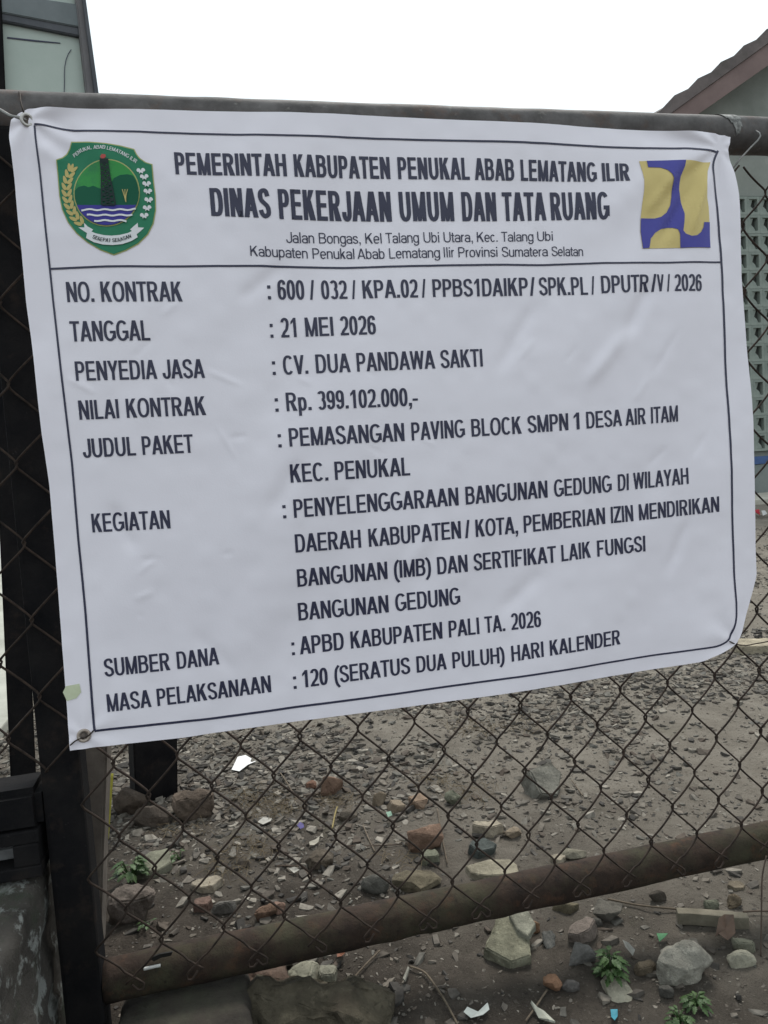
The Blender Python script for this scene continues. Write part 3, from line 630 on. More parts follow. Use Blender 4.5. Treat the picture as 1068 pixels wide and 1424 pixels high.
BOLD, REG, TITLE, TITLE2 = (0.142, 0.125, 0.58), (0.105, 0.10, 0.72), (0.162, 0.145, 0.545), (0.160, 0.142, 0.495)
TEXT = [
 ('title_lettering', TITLE, [(242, 244, 31.2), (399, 247.8, 31), (543, 250, 30.5), (652, 251.6, 30.5), (714, 252.8, 29.5), (780, 253.2, 28), (830, 253, 26.5), (876, 251.6, 24)],
  [('PEMERINTAH', 242.1, 398.7), ('KABUPATEN', 407, 542.6), ('PENUKAL', 551.5, 652.3), ('ABAB', 659.3, 714.1), ('LEMATANG', 721.7, 830), ('ILIR', 836.3, 875.8)]),
 ('title_lettering', TITLE2, [(291, 302, 39), (377, 305.8, 41), (385, 306.6, 41.3), (545, 309.2, 41.5), (631, 309.2, 40.7), (690, 308.7, 40), (760, 307.4, 39), (847, 305.8, 38)],
  [('DINAS', 291.1, 377.1), ('PEKERJAAN', 385.4, 544.5), ('UMUM', 553.1, 630.7), ('DAN', 639.6, 689.9), ('TATA', 696.3, 759), ('RUANG', 763.7, 846.5)]),
 ('address_lettering', REG, [(398, 338.8, 14.8), (530, 339.6, 14.6), (610, 338.8, 14.3), (690, 337.3, 13.6), (768, 335.5, 12.8)],
  [('Jalan', 397.8, 437), ('Bongas,', 442.7, 501.3), ('Kel', 507, 530.3), ('Talang', 535, 581.3), ('Ubi', 587, 609.4), ('Utara,', 614.8, 656), ('Kec.', 661.3, 690.6), ('Talang', 695.3, 740.9), ('Ubi', 745.7, 767.6)]),
 ('address_lettering', REG, [(347, 357.6, 14.3), (428, 360.2, 14.5), (534, 361.2, 14.5), (592, 360.2, 14.2), (690, 358.2, 13.8), (760, 357, 13.3), (810, 356.7, 13)],
  [('Kabupaten', 347.2, 428), ('Penukal', 433.8, 492.7), ('Abab', 496.8, 534), ('Lematang', 539.5, 610.3), ('Ilir', 614.8, 630), ('Provinsi', 635.2, 690.6), ('Sumatera', 696.3, 760.6), ('Selatan', 765.4, 810)]),
 ('field_lettering', BOLD, [(92, 420.9, 28), (255, 420.7, 27.5)], [('NO.', 92.1, 132.5), ('KONTRAK', 139.9, 254.5)]),
 ('field_lettering', BOLD, [(97, 475.7, 28.3), (210, 474.4, 27.5)], [('TANGGAL', 96.9, 209.9)]),
 ('field_lettering', BOLD, [(104, 530.1, 27), (285, 526, 26)], [('PENYEDIA', 104.2, 219.5), ('JASA', 227, 285.4)]),
 ('field_lettering', BOLD, [(108, 583.9, 26.7), (287, 577.3, 26)], [('NILAI', 108.7, 166.6), ('KONTRAK', 174.9, 287)]),
 ('field_lettering', BOLD, [(115, 636.8, 26.4), (268, 629.5, 25.5)], [('JUDUL', 115.7, 189.8), ('PAKET', 196.8, 267.8)]),
 ('field_lettering', BOLD, [(126, 740.9, 26.1), (238, 734.6, 25.5)], [('KEGIATAN', 126, 237.5)]),
 ('field_lettering', BOLD, [(143, 943.1, 25), (305, 925, 24)], [('SUMBER', 143, 237), ('DANA', 244.8, 305.3)]),
 ('field_lettering', BOLD, [(147, 991.8, 24.5), (378, 964.4, 23.5)], [('MASA', 147, 210.5), ('PELAKSANAAN', 217, 378)]),
 ('value_lettering', BOLD, [(372, 417.2, 27.4), (483, 416.6, 25.5), (580, 415.3, 24.8), (640, 413.5, 24), (732, 411.6, 25), (816, 410.8, 25), (835, 408.8, 24.5), (902, 405.8, 23.5), (976, 404.8, 23)],
  [(':', 372.5, 377), ('600', 384.8, 423.7), ('/', 431, 438), ('032', 445.3, 482.6), ('/', 489, 495), ('KPA.02', 502.3, 579.7), ('/', 585, 591), ('PPBS1DAIKP', 598.8, 732.5), ('/', 736.2, 743.5), ('SPK.PL', 747.8, 816.3), ('/', 821, 826), ('DPUTR', 833.8, 901.9), ('/', 905, 912), ('V', 911.8, 921.3), ('/', 926.5, 931), ('2026', 936.3, 975.5)]),
 ('value_lettering', BOLD, [(376, 470.3, 27), (522, 466.1, 26)], [(':', 376.2, 380.3), ('21', 389.3, 412.5), ('MEI', 423, 463.5), ('2026', 471.4, 521.7)]),
 ('value_lettering', BOLD, [(379, 521.9, 26.4), (486, 518.4, 26), (604, 513.3, 25), (671, 510.1, 24.5)], [(':', 379.2, 383.6), ('CV.', 392.5, 428.5), ('DUA', 437.4, 486.4), ('PANDAWA', 493.7, 603.6), ('SAKTI', 610, 670.4)]),
 ('value_lettering', BOLD, [(383, 572.8, 26), (440, 570.6, 25.6), (580, 564.5, 24.5)], [(':', 383, 387.5), ('Rp.', 396.6, 432.6), ('399.102.000,-', 440.2, 579.7)]),
 ('value_lettering', BOLD, [(387, 622.5, 25.5), (400, 621.5, 25.5), (561, 613.5, 25), (646, 608.1, 24.5), (725, 603, 24), (789, 598.3, 23.5), (865, 592.2, 23), (944, 585.9, 22.5)],
  [(':', 386.8, 391.3), ('PEMASANGAN', 400.4, 561.5), ('PAVING', 570, 645.6), ('BLOCK', 653.5, 724.6), ('SMPN', 731.9, 789.2), ('1', 797, 805), ('DESA', 813.7, 864.6), ('AIR', 869.4, 898), ('ITAM', 904.4, 943.6)]),
 ('value_lettering', BOLD, [(402, 671.4, 25.5), (569, 660.9, 25)], [('KEC.', 402.3, 455.8), ('PENUKAL', 463.4, 569.4)]),
 ('value_lettering', BOLD, [(393, 720.7, 25.5), (407, 720, 25.5), (637, 702.6, 25), (762, 691.9, 24), (851, 683.9, 23.3), (959, 672.8, 22.6)],
  [(':', 393.6, 398), ('PENYELENGGARAAN', 407, 637.2), ('BANGUNAN', 645.8, 761.6), ('GEDUNG', 769.6, 850.8), ('DI', 858.7, 875.3), ('WILAYAH', 881, 959)]),
 ('value_lettering', BOLD, [(409, 768.5, 25.5), (502, 761.2, 25), (641, 748.4, 24.3), (728, 741.2, 23.8), (842, 728.5, 23), (882, 724.7, 22.6), (1001, 711.6, 21.5)],
  [('DAERAH', 409.3, 502), ('KABUPATEN', 511, 641), ('/', 646.5, 653.5), ('KOTA,', 660, 721.2), ('PEMBERIAN', 728.2, 841.9), ('IZIN', 849.2, 881.7), ('MENDIRIKAN', 889, 1001)]),
 ('value_lettering', BOLD, [(412, 816.9, 25), (539, 805.1, 24.6), (651, 794.9, 24), (773, 782.3, 23), (822, 775.3, 22.6), (899, 766.7, 21.9)],
  [('BANGUNAN', 412.5, 539.2), ('(IMB)', 547, 599.7), ('DAN', 607, 650.6), ('SERTIFIKAT', 657.9, 773.4), ('LAIK', 780.7, 822), ('FUNGSI', 830, 898.5)]),
 ('value_lettering', BOLD, [(414, 864.6, 25), (541, 851.9, 24.3), (641, 840.1, 23.5)], [('BANGUNAN', 414.4, 541.4), ('GEDUNG', 549.4, 641)]),
 ('value_lettering', BOLD, [(407, 913.3, 25), (480, 904.4, 24.4), (617, 888.5, 23.6), (704, 877.7, 22.8), (753, 871.5, 22.2)],
  [(':', 407.1, 411.2), ('APBD', 418.2, 479.6), ('KABUPATEN', 487.6, 616.5), ('PALI', 624.2, 668), ('TA.', 674.5, 703.7), ('2026', 711.3, 753)]),
 ('value_lettering', BOLD, [(409, 960.4, 24.2), (457, 953.7, 24), (572, 937.8, 23.2), (623, 931.8, 22.8), (703, 922.2, 22), (756, 913.2, 21.5), (865, 896.6, 20.5)],
  [(':', 409.4, 413.6), ('120', 422.3, 457.4), ('(SERATUS', 465.3, 572), ('DUA', 579.6, 622.9), ('PULUH)', 629.9, 703), ('HARI', 711.3, 756.2), ('KALENDER', 763.9, 865)]),
]
CREST_TOP = 'PENUKAL ABAB LEMATANG ILIR'; CREST_BOT = 'SEREPAT SERASAN'
for name, off, poly, ws in TEXT:
    bm = bmesh.new()
    for s, a_, b_ in ws: word_print(bm, s, a_, b_, poly, off, 1)
    from_bm(name, bm, INK, ban)
bm = bmesh.new()
line_print(bm, [(48.5, 174.5), (58, 175), (70, 176.2), (86, 179.5), (103.7, 182), (120, 182.8), (250, 185.8), (400, 190.3), (560, 195), (700, 198.8), (838, 204), (900, 205.2), (958, 205), (985.5, 207.3), (1001, 210.3)], [2.6, 2.6, 2.9, 2.6], 1)
line_print(bm, [(48.7, 176), (50.6, 193.3), (55.6, 233.8), (62, 300), (67.4, 350), (74.4, 420), (88.5, 543.8), (99.7, 645), (108, 750), (117.7, 850), (129.8, 1011), (131.4, 1018)], [2.6, 3.0, 3.4], 1)
line_print(bm, [(131.0, 1018), (260, 1004.3), (300, 1000.6), (500, 974), (668, 949.6), (830, 925), (978.5, 902.4), (998.4, 899.5), (1007.5, 895.6), (1013.6, 890.5), (1017, 883), (1022.7, 869), (1025, 856.6), (1024.7, 840.4), (1022, 800), (1021, 767.6), (1014, 571), (1005.6, 380), (1000.5, 300), (998.7, 273.8), (995.7, 249.8), (992.7, 234.3), (993.3, 224.7), (997, 215), (1001, 208)], [3.4, 3.2, 2.8, 2.4, 2.6, 2.8, 2.8], 1)
line_print(bm, [(71, 374.5), (100, 373.6), (150, 372), (250, 372), (360, 371.2), (478, 373.4), (595, 371.3), (700, 368.9), (752, 369.5), (838, 366.2), (920, 366), (1003, 364)], [2.9, 2.8, 2.4], 1)
from_bm('border_line', bm, INK, ban)

# --- crest, upper left
C = lambda pts, s=5.933, ox=60, oy=180: [(ox + x / s, oy + y / s) for x, y in pts]
cm = [mat('crest_edge', (0.42, 0.44, 0.18)), mat('crest_green', (0.012, 0.175, 0.085), (0.018, 0.20, 0.10), 30, 0.45), mat('crest_meadow', (0.030, 0.27, 0.055), (0.02, 0.16, 0.07), 18, 0.45, mix=(0.45, 0.6)),
      mat('crest_blue', (0.055, 0.05, 0.28)), mat('crest_white', (0.74, 0.75, 0.76)), mat('crest_gold', (0.52, 0.43, 0.17)), mat('crest_black', (0.02, 0.035, 0.035)), mat('crest_red', (0.5, 0.10, 0.09)), mat('crest_dark_green', (0.010, 0.10, 0.055))]
crest = thing('crest', '', 'x'); del crest['label']; del crest['category']; crest.parent = ban
outline = [(235, 110), (380, 113), (520, 126), (640, 145), (755, 175), (775, 215), (800, 248), (850, 283), (905, 300), (915, 420), (932, 560), (935, 680), (915, 790), (870, 880), (790, 960), (690, 1015), (590, 1052), (480, 1010), (370, 945), (280, 870), (210, 780), (160, 670), (138, 560), (125, 400), (112, 262), (160, 240), (195, 205), (220, 160)]
cen = np.array([530, 580])
bm = bmesh.new(); poly_print(bm, C(outline), 1, 0); poly_print(bm, C([tuple(cen + (np.array(p) - cen) * 0.978) for p in outline]), 2, 1)
o = from_bm('shield', bm, cm, crest)
def disc(r, n=48): return [(530 + r * 0.985 * math.cos(2 * math.pi * k / n), 538 + r * math.sin(2 * math.pi * k / n)) for k in range(n)]
bm = bmesh.new(); poly_print(bm, C(disc(277)), 3, 0); poly_print(bm, C(disc(267)), 4, 2)
lo = [p for p in disc(267, 96) if p[1] > 640]; poly_print(bm, C(sorted([p for p in lo if p[0] < 530], key=lambda p: -p[1])[::-1] + sorted([p for p in lo if p[0] >= 530], key=lambda p: -p[1])), 5, 3)
hill = [(268, 520), (300, 490), (345, 478), (380, 492), (420, 480), (480, 505), (560, 470), (590, 420), (640, 395), (700, 390), (745, 400), (775, 445), (790, 500), (796, 540), (790, 600), (776, 640), (290, 640), (272, 590)]
poly_print(bm, C(hill), 5, 8)
for zc, x0, x1 in ((680, 325, 770), (725, 370, 752), (770, 430, 700)):
    line_print(bm, C([(x, zc + 9 * math.sin((x - 300) / 62.0 * math.pi)) for x in range(x0, x1 + 1, 12)]), 2.5, 6, 4)
o = from_bm('picture_disc', bm, cm, crest)
bm = bmesh.new()
line_print(bm, C([(482, 285), (488, 400), (490, 520), (492, 640)]), [1.6, 2.4], 7, 6); line_print(bm, C([(540, 285), (556, 400), (580, 520), (602, 640)]), [1.6, 2.6], 7, 6)
for k in range(8):
    ya, yb = 290 + k * 44, 290 + (k + 1) * 44
    l = lambda y: 482 + (y - 285) * 0.028; r = lambda y: 540 + (y - 285) * 0.17
    line_print(bm, C([(l(ya), ya), (r(yb), yb)]), 1.9, 7, 6); line_print(bm, C([(r(ya), ya), (l(yb), yb)]), 1.9, 7, 6); line_print(bm, C([(l(yb), yb), (r(yb), yb)]), 1.7, 7, 6)
poly_print(bm, C([(475, 262), (545, 262), (548, 296), (474, 296)]), 7, 6, 0); poly_print(bm, C([(478, 248), (492, 228), (520, 230), (528, 250), (512, 262), (488, 262)]), 7, 7, 0)
o = from_bm('oil_derrick', bm, cm, crest)
def leaf(cx, cy, L, W, a):
    pts = []
    for k in range(12):
        t = 2 * math.pi * k / 12; x = L / 2 * math.cos(t); y = W / 2 * math.sin(t) * (1 - 0.25 * math.cos(t))
        pts.append((cx + x * math.cos(a) - y * math.sin(a), cy + x * math.sin(a) + y * math.cos(a)))
    return pts
bm = bmesh.new()
stem = interp_line([(240, 330), (212, 400), (200, 480), (205, 570), (230, 660), (270, 735), (310, 775)], 10)
for i, (x, y) in enumerate(stem):
    tg = stem[min(i + 1, 9)] - stem[max(i - 1, 0)]; a_ = math.atan2(-tg[1], -tg[0])
    for s in (-1, 1): poly_print(bm, C(leaf(x + s * 22 * math.sin(a_) * -1, y + s * 22 * math.cos(a_), 72, 30, a_ + s * 0.5)), 3, 5, 0)
poly_print(bm, C(leaf(242, 318, 60, 26, -1.3)), 3, 5, 0)
o = from_bm('rice_ear', bm, cm, crest)
bm = bmesh.new()
for (x, y) in ((812, 357), (840, 408), (860, 466), (870, 527), (877, 597), (864, 663), (840, 725)):
    for dx, dy, s in ((-20, -4, 34), (17, -6, 34), (0, 14, 34)): poly_print(bm, C(leaf(x + dx, y + dy, s, s * 0.9, 0.3)), 3, 4, 0)
    poly_print(bm, C(leaf(x, y + 24, 22, 12, 0.2)), 4, 8, 0)
for k in range(3): line_print(bm, C([(690, 620), (680 + k * 6 - 6, 560), (660 + k * 22, 515)]), 1.1, 7, 5)
o = from_bm('cotton_sprig', bm, cm, crest)
bm = bmesh.new()
poly_print(bm, C([(345, 785), (375, 815), (420, 840), (385, 880), (355, 860), (298, 822), (348, 822)]), 3, 4, 0); poly_print(bm, C([(785, 785), (750, 815), (722, 840), (775, 880), (800, 860), (838, 825), (788, 822)]), 3, 4, 0)
top_ = [(375, 845), (440, 872), (510, 888), (570, 893), (640, 886), (705, 870), (765, 840)]; bot_ = [(785, 905), (730, 938), (660, 962), (580, 970), (500, 965), (425, 945), (362, 910)]
poly_print(bm, C(top_ + bot_), 4, 4)
def arc_text(word, pts, style, capx, mi, layer):
    p = interp_line(pts, 200); gr = np.gradient(p, axis=0)
    parts = [(w_, word_glyphs(w_, style)) for w_ in word.split(' ')]; gap = 0.32
    tot = sum(max(q[0] for q in V) for _, (V, F) in parts) + gap * (len(parts) - 1); xx = 0.0
    for _, (V, F) in parts:
        A = np.array(V); k = np.clip((xx + A[:, 0]) / tot, 0, 1) * 199; xx += A[:, 0].max() + gap
        ii = np.arange(200); bx_, by_ = np.interp(k, ii, p[:, 0]), np.interp(k, ii, p[:, 1]); gx_, gy_ = np.interp(k, ii, gr[:, 0]), np.interp(k, ii, gr[:, 1]); gl = np.hypot(gx_, gy_)
        q = C(list(zip(bx_ + gy_ / gl * capx * A[:, 1], by_ - gx_ / gl * capx * A[:, 1])))
        b2 = bmesh.new(); vs = [b2.verts.new((x, y, 0)) for x, y in q]
        for f_ in F:
            try: b2.faces.new([vs[j] for j in f_]).material_index = mi
            except ValueError: pass
        drape_bm(b2, 0, layer); bm_join(bm, b2)
arc_text(CREST_BOT, [(412, 912), (470, 935), (560, 948), (640, 942), (735, 908)], (0.13, 0.12, 0.6), 30, 6, 5)
o = from_bm('ribbon', bm, cm, crest)
bm = bmesh.new(); arc_text(CREST_TOP, [(262, 240), (320, 200), (400, 178), (500, 178), (600, 200), (690, 245), (768, 296)], (0.12, 0.12, 0.6), 30, 4, 3)
o = from_bm('crest_lettering', bm, cm, crest)

# --- blue and yellow emblem, upper right
E_ = lambda pts: C(pts, 8.9, 880, 210)
em = [mat('emblem_yellow', (0.62, 0.49, 0.19), (0.66, 0.53, 0.21), 10, 0.45), mat('emblem_blue', (0.060, 0.058, 0.31), (0.07, 0.07, 0.34), 10, 0.45)]
bm = bmesh.new()
poly_print(bm, E_([(80, 125), (400, 118), (700, 112), (975, 130), (930, 250), (908, 380), (905, 450), (915, 580), (935, 700), (950, 885), (965, 1195), (560, 1205), (110, 1215), (90, 1000), (97, 835), (110, 680), (130, 500), (130, 360), (115, 270)]), 1, 0, 4)
poly_print(bm, E_([(170, 123), (420, 117), (652, 113), (640, 190), (600, 310), (590, 470), (605, 560), (625, 660), (636, 780), (622, 900), (610, 990), (640, 1030), (710, 1058), (780, 1050), (830, 1010), (862, 950), (872, 885), (950, 882), (964, 1194), (575, 1204), (568, 1030), (545, 975), (490, 950), (440, 945), (350, 965), (270, 1015), (210, 1090), (190, 1206), (111, 1214), (91, 1000), (98, 835), (270, 835), (350, 815), (420, 760), (470, 670), (492, 560), (497, 340), (470, 290), (420, 240), (340, 210), (185, 205)]), 2, 1, 4)
from_bm('emblem', bm, em, ban)

# --- eyelets, tape
def eyelet(px, py, rad, nrm, m):
    p = at_y(px, py, YBAN); p[1] = float(surf_y(p[0], p[2])) - 0.0012
    bm = bmesh.new(); Rm = Vector(nrm).to_track_quat('Z', 'Y').to_matrix()
    nu, nv = 28, 10; g = []
    for i in range(nu):
        a_ = 2 * math.pi * i / nu
        g.append([bm.verts.new(Vector(p) + Rm @ Vector(((rad + 0.0022 * math.cos(2 * math.pi * j / nv)) * math.cos(a_), (rad + 0.0022 * math.cos(2 * math.pi * j / nv)) * math.sin(a_), 0.0018 * math.sin(2 * math.pi * j / nv)))) for j in range(nv)])
    for i in range(nu):
        for j in range(nv): bm.faces.new((g[i][j], g[(i + 1) % nu][j], g[(i + 1) % nu][(j + 1) % nv], g[i][(j + 1) % nv]))
    bmesh.ops.recalc_face_normals(bm, faces=bm.faces)
    o = from_bm('eyelet', bm, m, ban, True)
    bm = bmesh.new(); bmesh.ops.create_circle(bm, cap_ends=True, segments=24, radius=rad - 0.0012, matrix=Matrix.Translation(Vector(p) + Vector((0, 0.0003, 0))) @ Rm.to_4x4())
    h = from_bm('hole', bm, mat('eyelet_hole', (0.035, 0.03, 0.028), (0.16, 0.13, 0.11), 260, 0.8), o)
    return p
M_EYE = mat('dull_metal_ring', (0.40, 0.38, 0.36), (0.55, 0.53, 0.50), 80, 0.4, metallic=0.6); M_EYE2 = mat('rusted_metal_ring', (0.24, 0.17, 0.13), (0.42, 0.38, 0.34), 90, 0.5, metallic=0.4)
pT = eyelet(38.5, 168.5, 0.0068, (0.45, -1, -0.1), M_EYE); pBL = eyelet(116, 1024.3, 0.0074, (0.05, -1, 0.1), M_EYE2)
bm = bmesh.new(); poly_print(bm, C([(38, 262), (62, 212), (175, 190), (190, 260), (150, 310), (72, 335)], 5.933, 80, 920), 1, 0)
from_bm('tape_patch', bm, mat('yellowed_tape', (0.52, 0.56, 0.38), (0.60, 0.64, 0.47), 40, 0.35), ban)

# ------------------------------------------------------------------ tie wires
def wire_thing(name, pts, rad, m, label, cat='wire', group=None, n=7):
    P = [np.array(p) for p in pts]
    # smooth the path
    Q = []
    for i in range(len(P) - 1):
        p0 = P[max(i - 1, 0)]; p1 = P[i]; p2 = P[i + 1]; p3 = P[min(i + 2, len(P) - 1)]
        for t in np.linspace(0, 1, 7)[:-1]:
            Q.append(0.5 * ((2 * p1) + (-p0 + p2) * t + (2 * p0 - 5 * p1 + 4 * p2 - p3) * t * t + (-p0 + 3 * p1 - 3 * p2 + p3) * t ** 3))
    Q.append(P[-1]); V, F = tube_arrays(Q, rad, n)
    o = from_arrays(name, V, F, m, None, True); rebase(o, tuple(map(float, P[0]))); return tag(o, label, cat, group)
T = lambda x, y, Y: at_y(x, y, Y)
wire_thing('tie_wire', [T(-14, 148, 0.0), T(0, 153, -0.008), T(14, 161, -0.018), T(24, 163, -0.024), T(34, 166, -0.026), T(38, 170, -0.018), T(41, 174, -0.010), T(46, 176, -0.019), T(48, 178, -0.02)], 0.0022, M_GALV, 'thick grey wire twisted through the upper left eyelet of the banner', 'wire')
wire_thing('tie_wire', [T(35, 168, -0.020), T(33.5, 158, -0.024), T(31, 150, -0.022), T(28.5, 140, -0.008), T(27.5, 130, 0.012), T(24, 126.5, 0.035), T(20, 127.5, 0.05)], 0.0011, M_WIRE, 'thin dark wire looped over the top pipe above the upper left eyelet', 'wire')
wire_thing('tie_wire', [T(96, 1038, -0.016), T(104, 1031, -0.022), T(112, 1027, -0.020), T(118, 1026, -0.018), T(125, 1021.5, -0.021), T(130, 1016, -0.018)], 0.0010, M_WIRE, 'thin black wire threaded through the lower left eyelet', 'wire')
wire_thing('tie_wire', [T(1013, 891, -0.020), T(1020, 894.5, -0.022), T(1027, 896.5, -0.010), T(1038, 897.5, 0.0), T(1052, 895, 0.002), T(1068, 892, 0.0), T(1080, 888, 0.002)], 0.0010, M_WIRE, 'thin wire pulling back the folded lower right banner corner', 'wire')

# ------------------------------------------------------------------ plinth, footing, wooden post at the left
def rough_block(name, lo, hi, amp, m, seed, cuts=16, sink=()):
    bm = bmesh.new(); box(bm, lo, hi)
    bmesh.ops.subdivide_edges(bm, edges=bm.edges[:], cuts=cuts, use_grid_fill=True)
    lo = np.array(lo); hi = np.array(hi)
    P = np.array([v_.co for v_ in bm.verts])
    # round the edges
    e = np.minimum(P - lo, hi - P); near = np.sort(e, axis=1)[:, 1]; r = 0.02
    cen = np.clip(P, lo + r, hi - r); dd = P - cen; ln = np.linalg.norm(dd, axis=1, keepdims=True); P = np.where(ln > r, cen + dd / np.maximum(ln, 1e-9) * r, P)
    nrm = (P - (lo + hi) / 2) / (hi - lo); nrm /= np.linalg.norm(nrm, axis=1, keepdims=True)
    nz = vnoise(P[:, 0] * 13 + P[:, 2] * 9, P[:, 1] * 13 - P[:, 2] * 11, seed) + 0.5 * vnoise(P[:, 0] * 37 + P[:, 2] * 29, P[:, 1] * 37 - P[:, 2] * 31, seed + 1) + 0.25 * vnoise(P[:, 0] * 90 + P[:, 2] * 70, P[:, 1] * 90, seed + 2)
    P = P + nrm * (nz * amp)[:, None]
    for i, v_ in enumerate(bm.verts): v_.co = P[i]
    return from_bm(name, bm, m, None, True)
M_PLINTH = mat('flaking_limewash', (0.032, 0.028, 0.024), (0.080, 0.072, 0.063), 9, 0.95, 0.006, 70, spots=[((0.24, 0.25, 0.235), 17, 0.525, 0.57, 0.85), ((0.06, 0.055, 0.045), 40, 0.55, 0.62, 0.6), ((0.035, 0.045, 0.028), 11, 0.56, 0.66, 0.7)])
o = rough_block('concrete_plinth', (-1.25, -0.95, -0.1), (-0.292, 0.34, 0.292), 0.012, M_PLINTH, 71, 34); rebase(o, (-0.7, -0.2, 0)); tag(o, 'low concrete plinth with flaking white limewash at lower left', 'plinth')
M_FOOT = mat('dirty_concrete', (0.026, 0.022, 0.018), (0.052, 0.045, 0.036), 14, 0.95, 0.005, 80, spots=[((0.07, 0.075, 0.05), 6, 0.5, 0.65, 0.6)])
o = rough_block('concrete_footing', (-0.205, -0.34, -0.1), (-0.012, 0.075, 0.062), 0.006, M_FOOT, 81, 22); rebase(o, (-0.11, -0.1, 0)); tag(o, 'dirty brown concrete footing under the left end of the bottom pipe', 'footing')
bm = bmesh.new()
pts = [at_y(100, 930, 0.16), at_y(150, 930, 0.16), at_y(148.5, 1060, 0.16), at_y(143, 1213, 0.16), at_y(140, 1330, 0.16), at_y(104, 1330, 0.16)]
prism(bm, pts, np.array([0.0, 0.06, 0.0]), 0.004)
M_WOOD = mat('weathered_wood', (0.075, 0.062, 0.052), (0.14, 0.12, 0.10), 12, 0.9, 0.002, 60)
o = from_bm('wooden_post', bm, M_WOOD); rebase(o, tuple(map(float, (pts[3] + pts[5]) / 2))); tag(o, 'weathered grey wooden post just behind the black gate stile', 'post')

# ------------------------------------------------------------------ stones one can tell apart
def rock_bm(seed, dims, kind, n=16, rough=0.05):
    rnd = random.Random(seed); bm = bmesh.new()
    if kind == 'slab':
        k = rnd.randint(5, 7); ps = []
        for i in range(k):
            a_ = 2 * math.pi * (i + rnd.uniform(-0.28, 0.28)) / k; rr = rnd.uniform(0.8, 1.0)
            ca, sa = math.cos(a_), math.sin(a_); q = max(abs(ca), abs(sa)) ** 0.7
            ps.append((ca / q * rr, sa / q * rr))
        for x, y in ps:
            bm.verts.new((x * rnd.uniform(.9, 1), y * rnd.uniform(.9, 1), 1)); bm.verts.new((x, y, -1 + rnd.uniform(0, .3)))
    else:
        for i in range(n):
            v_ = Vector((rnd.gauss(0, 1), rnd.gauss(0, 1), rnd.gauss(0, 1)))
            p = 2.2 if kind == 'round' else 5.0
            l = (abs(v_.x) ** p + abs(v_.y) ** p + abs(v_.z) ** p) ** (1 / p); v_ /= l
            bm.verts.new(v_ * rnd.uniform(0.86, 1.0))
    bmesh.ops.convex_hull(bm, input=bm.verts[:])
    for v_ in [v_ for v_ in bm.verts if not v_.link_faces]: bm.verts.remove(v_)
    lo = [min(v_.co[i] for v_ in bm.verts) for i in range(3)]; hi = [max(v_.co[i] for v_ in bm.verts) for i in range(3)]
    for v_ in bm.verts: v_.co = Vector([((v_.co[i] - lo[i]) / (hi[i] - lo[i]) - 0.5) * dims[i] for i in range(3)])
    mn = min(dims)
    bmesh.ops.dissolve_limit(bm, angle_limit=math.radians(8), verts=bm.verts[:], edges=bm.edges[:])
    bmesh.ops.bevel(bm, geom=bm.edges[:], offset=mn * (0.16 if kind == 'round' else 0.07), segments=2, affect='EDGES', clamp_overlap=True)
    bmesh.ops.triangulate(bm, faces=bm.faces[:])
    for _ in range(3):
        L_ = max(dims) * 0.075
        es = [e for e in bm.edges if e.calc_length() > L_]
        if not es: break
        bmesh.ops.subdivide_edges(bm, edges=es, cuts=1); bmesh.ops.triangulate(bm, faces=[f for f in bm.faces if len(f.verts) > 3])
    bm.normal_update()
    P = np.array([v_.co for v_ in bm.verts]); N = np.array([v_.normal for v_ in bm.verts]); s = 1 / mn
    nz = vnoise(P[:, 0] * 2.2 * s + P[:, 2] * 1.7 * s, P[:, 1] * 2.2 * s - P[:, 2] * 1.3 * s, seed) + 0.5 * vnoise(P[:, 0] * 6 * s + P[:, 2] * 5 * s, P[:, 1] * 6 * s - P[:, 2] * 4 * s, seed + 1)
    P = P + N * (nz * rough * mn)[:, None]
    for i, v_ in enumerate(bm.verts): v_.co = P[i]
    return bm
GROUP = 'loose stones and rubble'
def rock(name, x0, x1, ytop, ybase, label, col, kind='block', hz=0.5, tilt=(0, 0, 0), seed=1, sink=0.26, n=16, rough=0.05, cat='stone', lift=0.0, m=None):
    g = at_z((x0 + x1) / 2, ybase, 0.0); g = at_z((x0 + x1) / 2, ybase, float(gh(g[0], g[1])))
    s = px_size(g); wd = (x1 - x0) * s; al = math.asin(min(.99, (CAM[2] - g[2]) / np.linalg.norm(g - CAM)))
    hh = wd * hz; app = (ybase - ytop) * s
    dp = (app - hh * math.cos(al)) / math.sin(al)
    dp = min(max(dp, 0.45 * wd), 1.8 * wd)
    f = np.array([R[0, 2], R[1, 2]]); f /= np.linalg.norm(f)
    c = np.array([g[0] + f[0] * dp / 2, g[1] + f[1] * dp / 2])
    gz = float(gh(c[0], c[1]))
    bm = rock_bm(seed, (wd * 1.04, dp, hh * (1 + sink)), kind, n, rough)
    Rm = Matrix.Rotation(tilt[2], 4, 'Z') @ Matrix.Rotation(tilt[0], 4, 'X') @ Matrix.Rotation(tilt[1], 4, 'Y')
    bm.transform(Matrix.Translation((0, 0, hh * (1 - sink) / 2)) @ Rm)
    o = from_bm(name, bm, m or stone_mat(col), None, True)
    try: o.data.set_sharp_from_angle(angle=math.radians(32))
    except Exception: pass
    o.location = (float(c[0]), float(c[1]), gz + lift)
    o.rotation_euler = (0, 0, math.atan2(-f[0], f[1]))
    return tag(o, label, cat, GROUP)
GREY = (0.17, 0.17, 0.155); DK = (0.085, 0.083, 0.078); BRN = (0.15, 0.11, 0.085); RED = (0.195, 0.132, 0.102); PALE = (0.32, 0.29, 0.24); BEI = (0.25, 0.21, 0.165); GRN = (0.16, 0.17, 0.135)
rock('concrete_chunk', 735, 791, 1064, 1110, 'big grey concrete chunk lying tilted on the gravel behind the right half', GREY, 'slab', 0.42, (0.62, 0.30, 0.25), 111, cat='rubble')
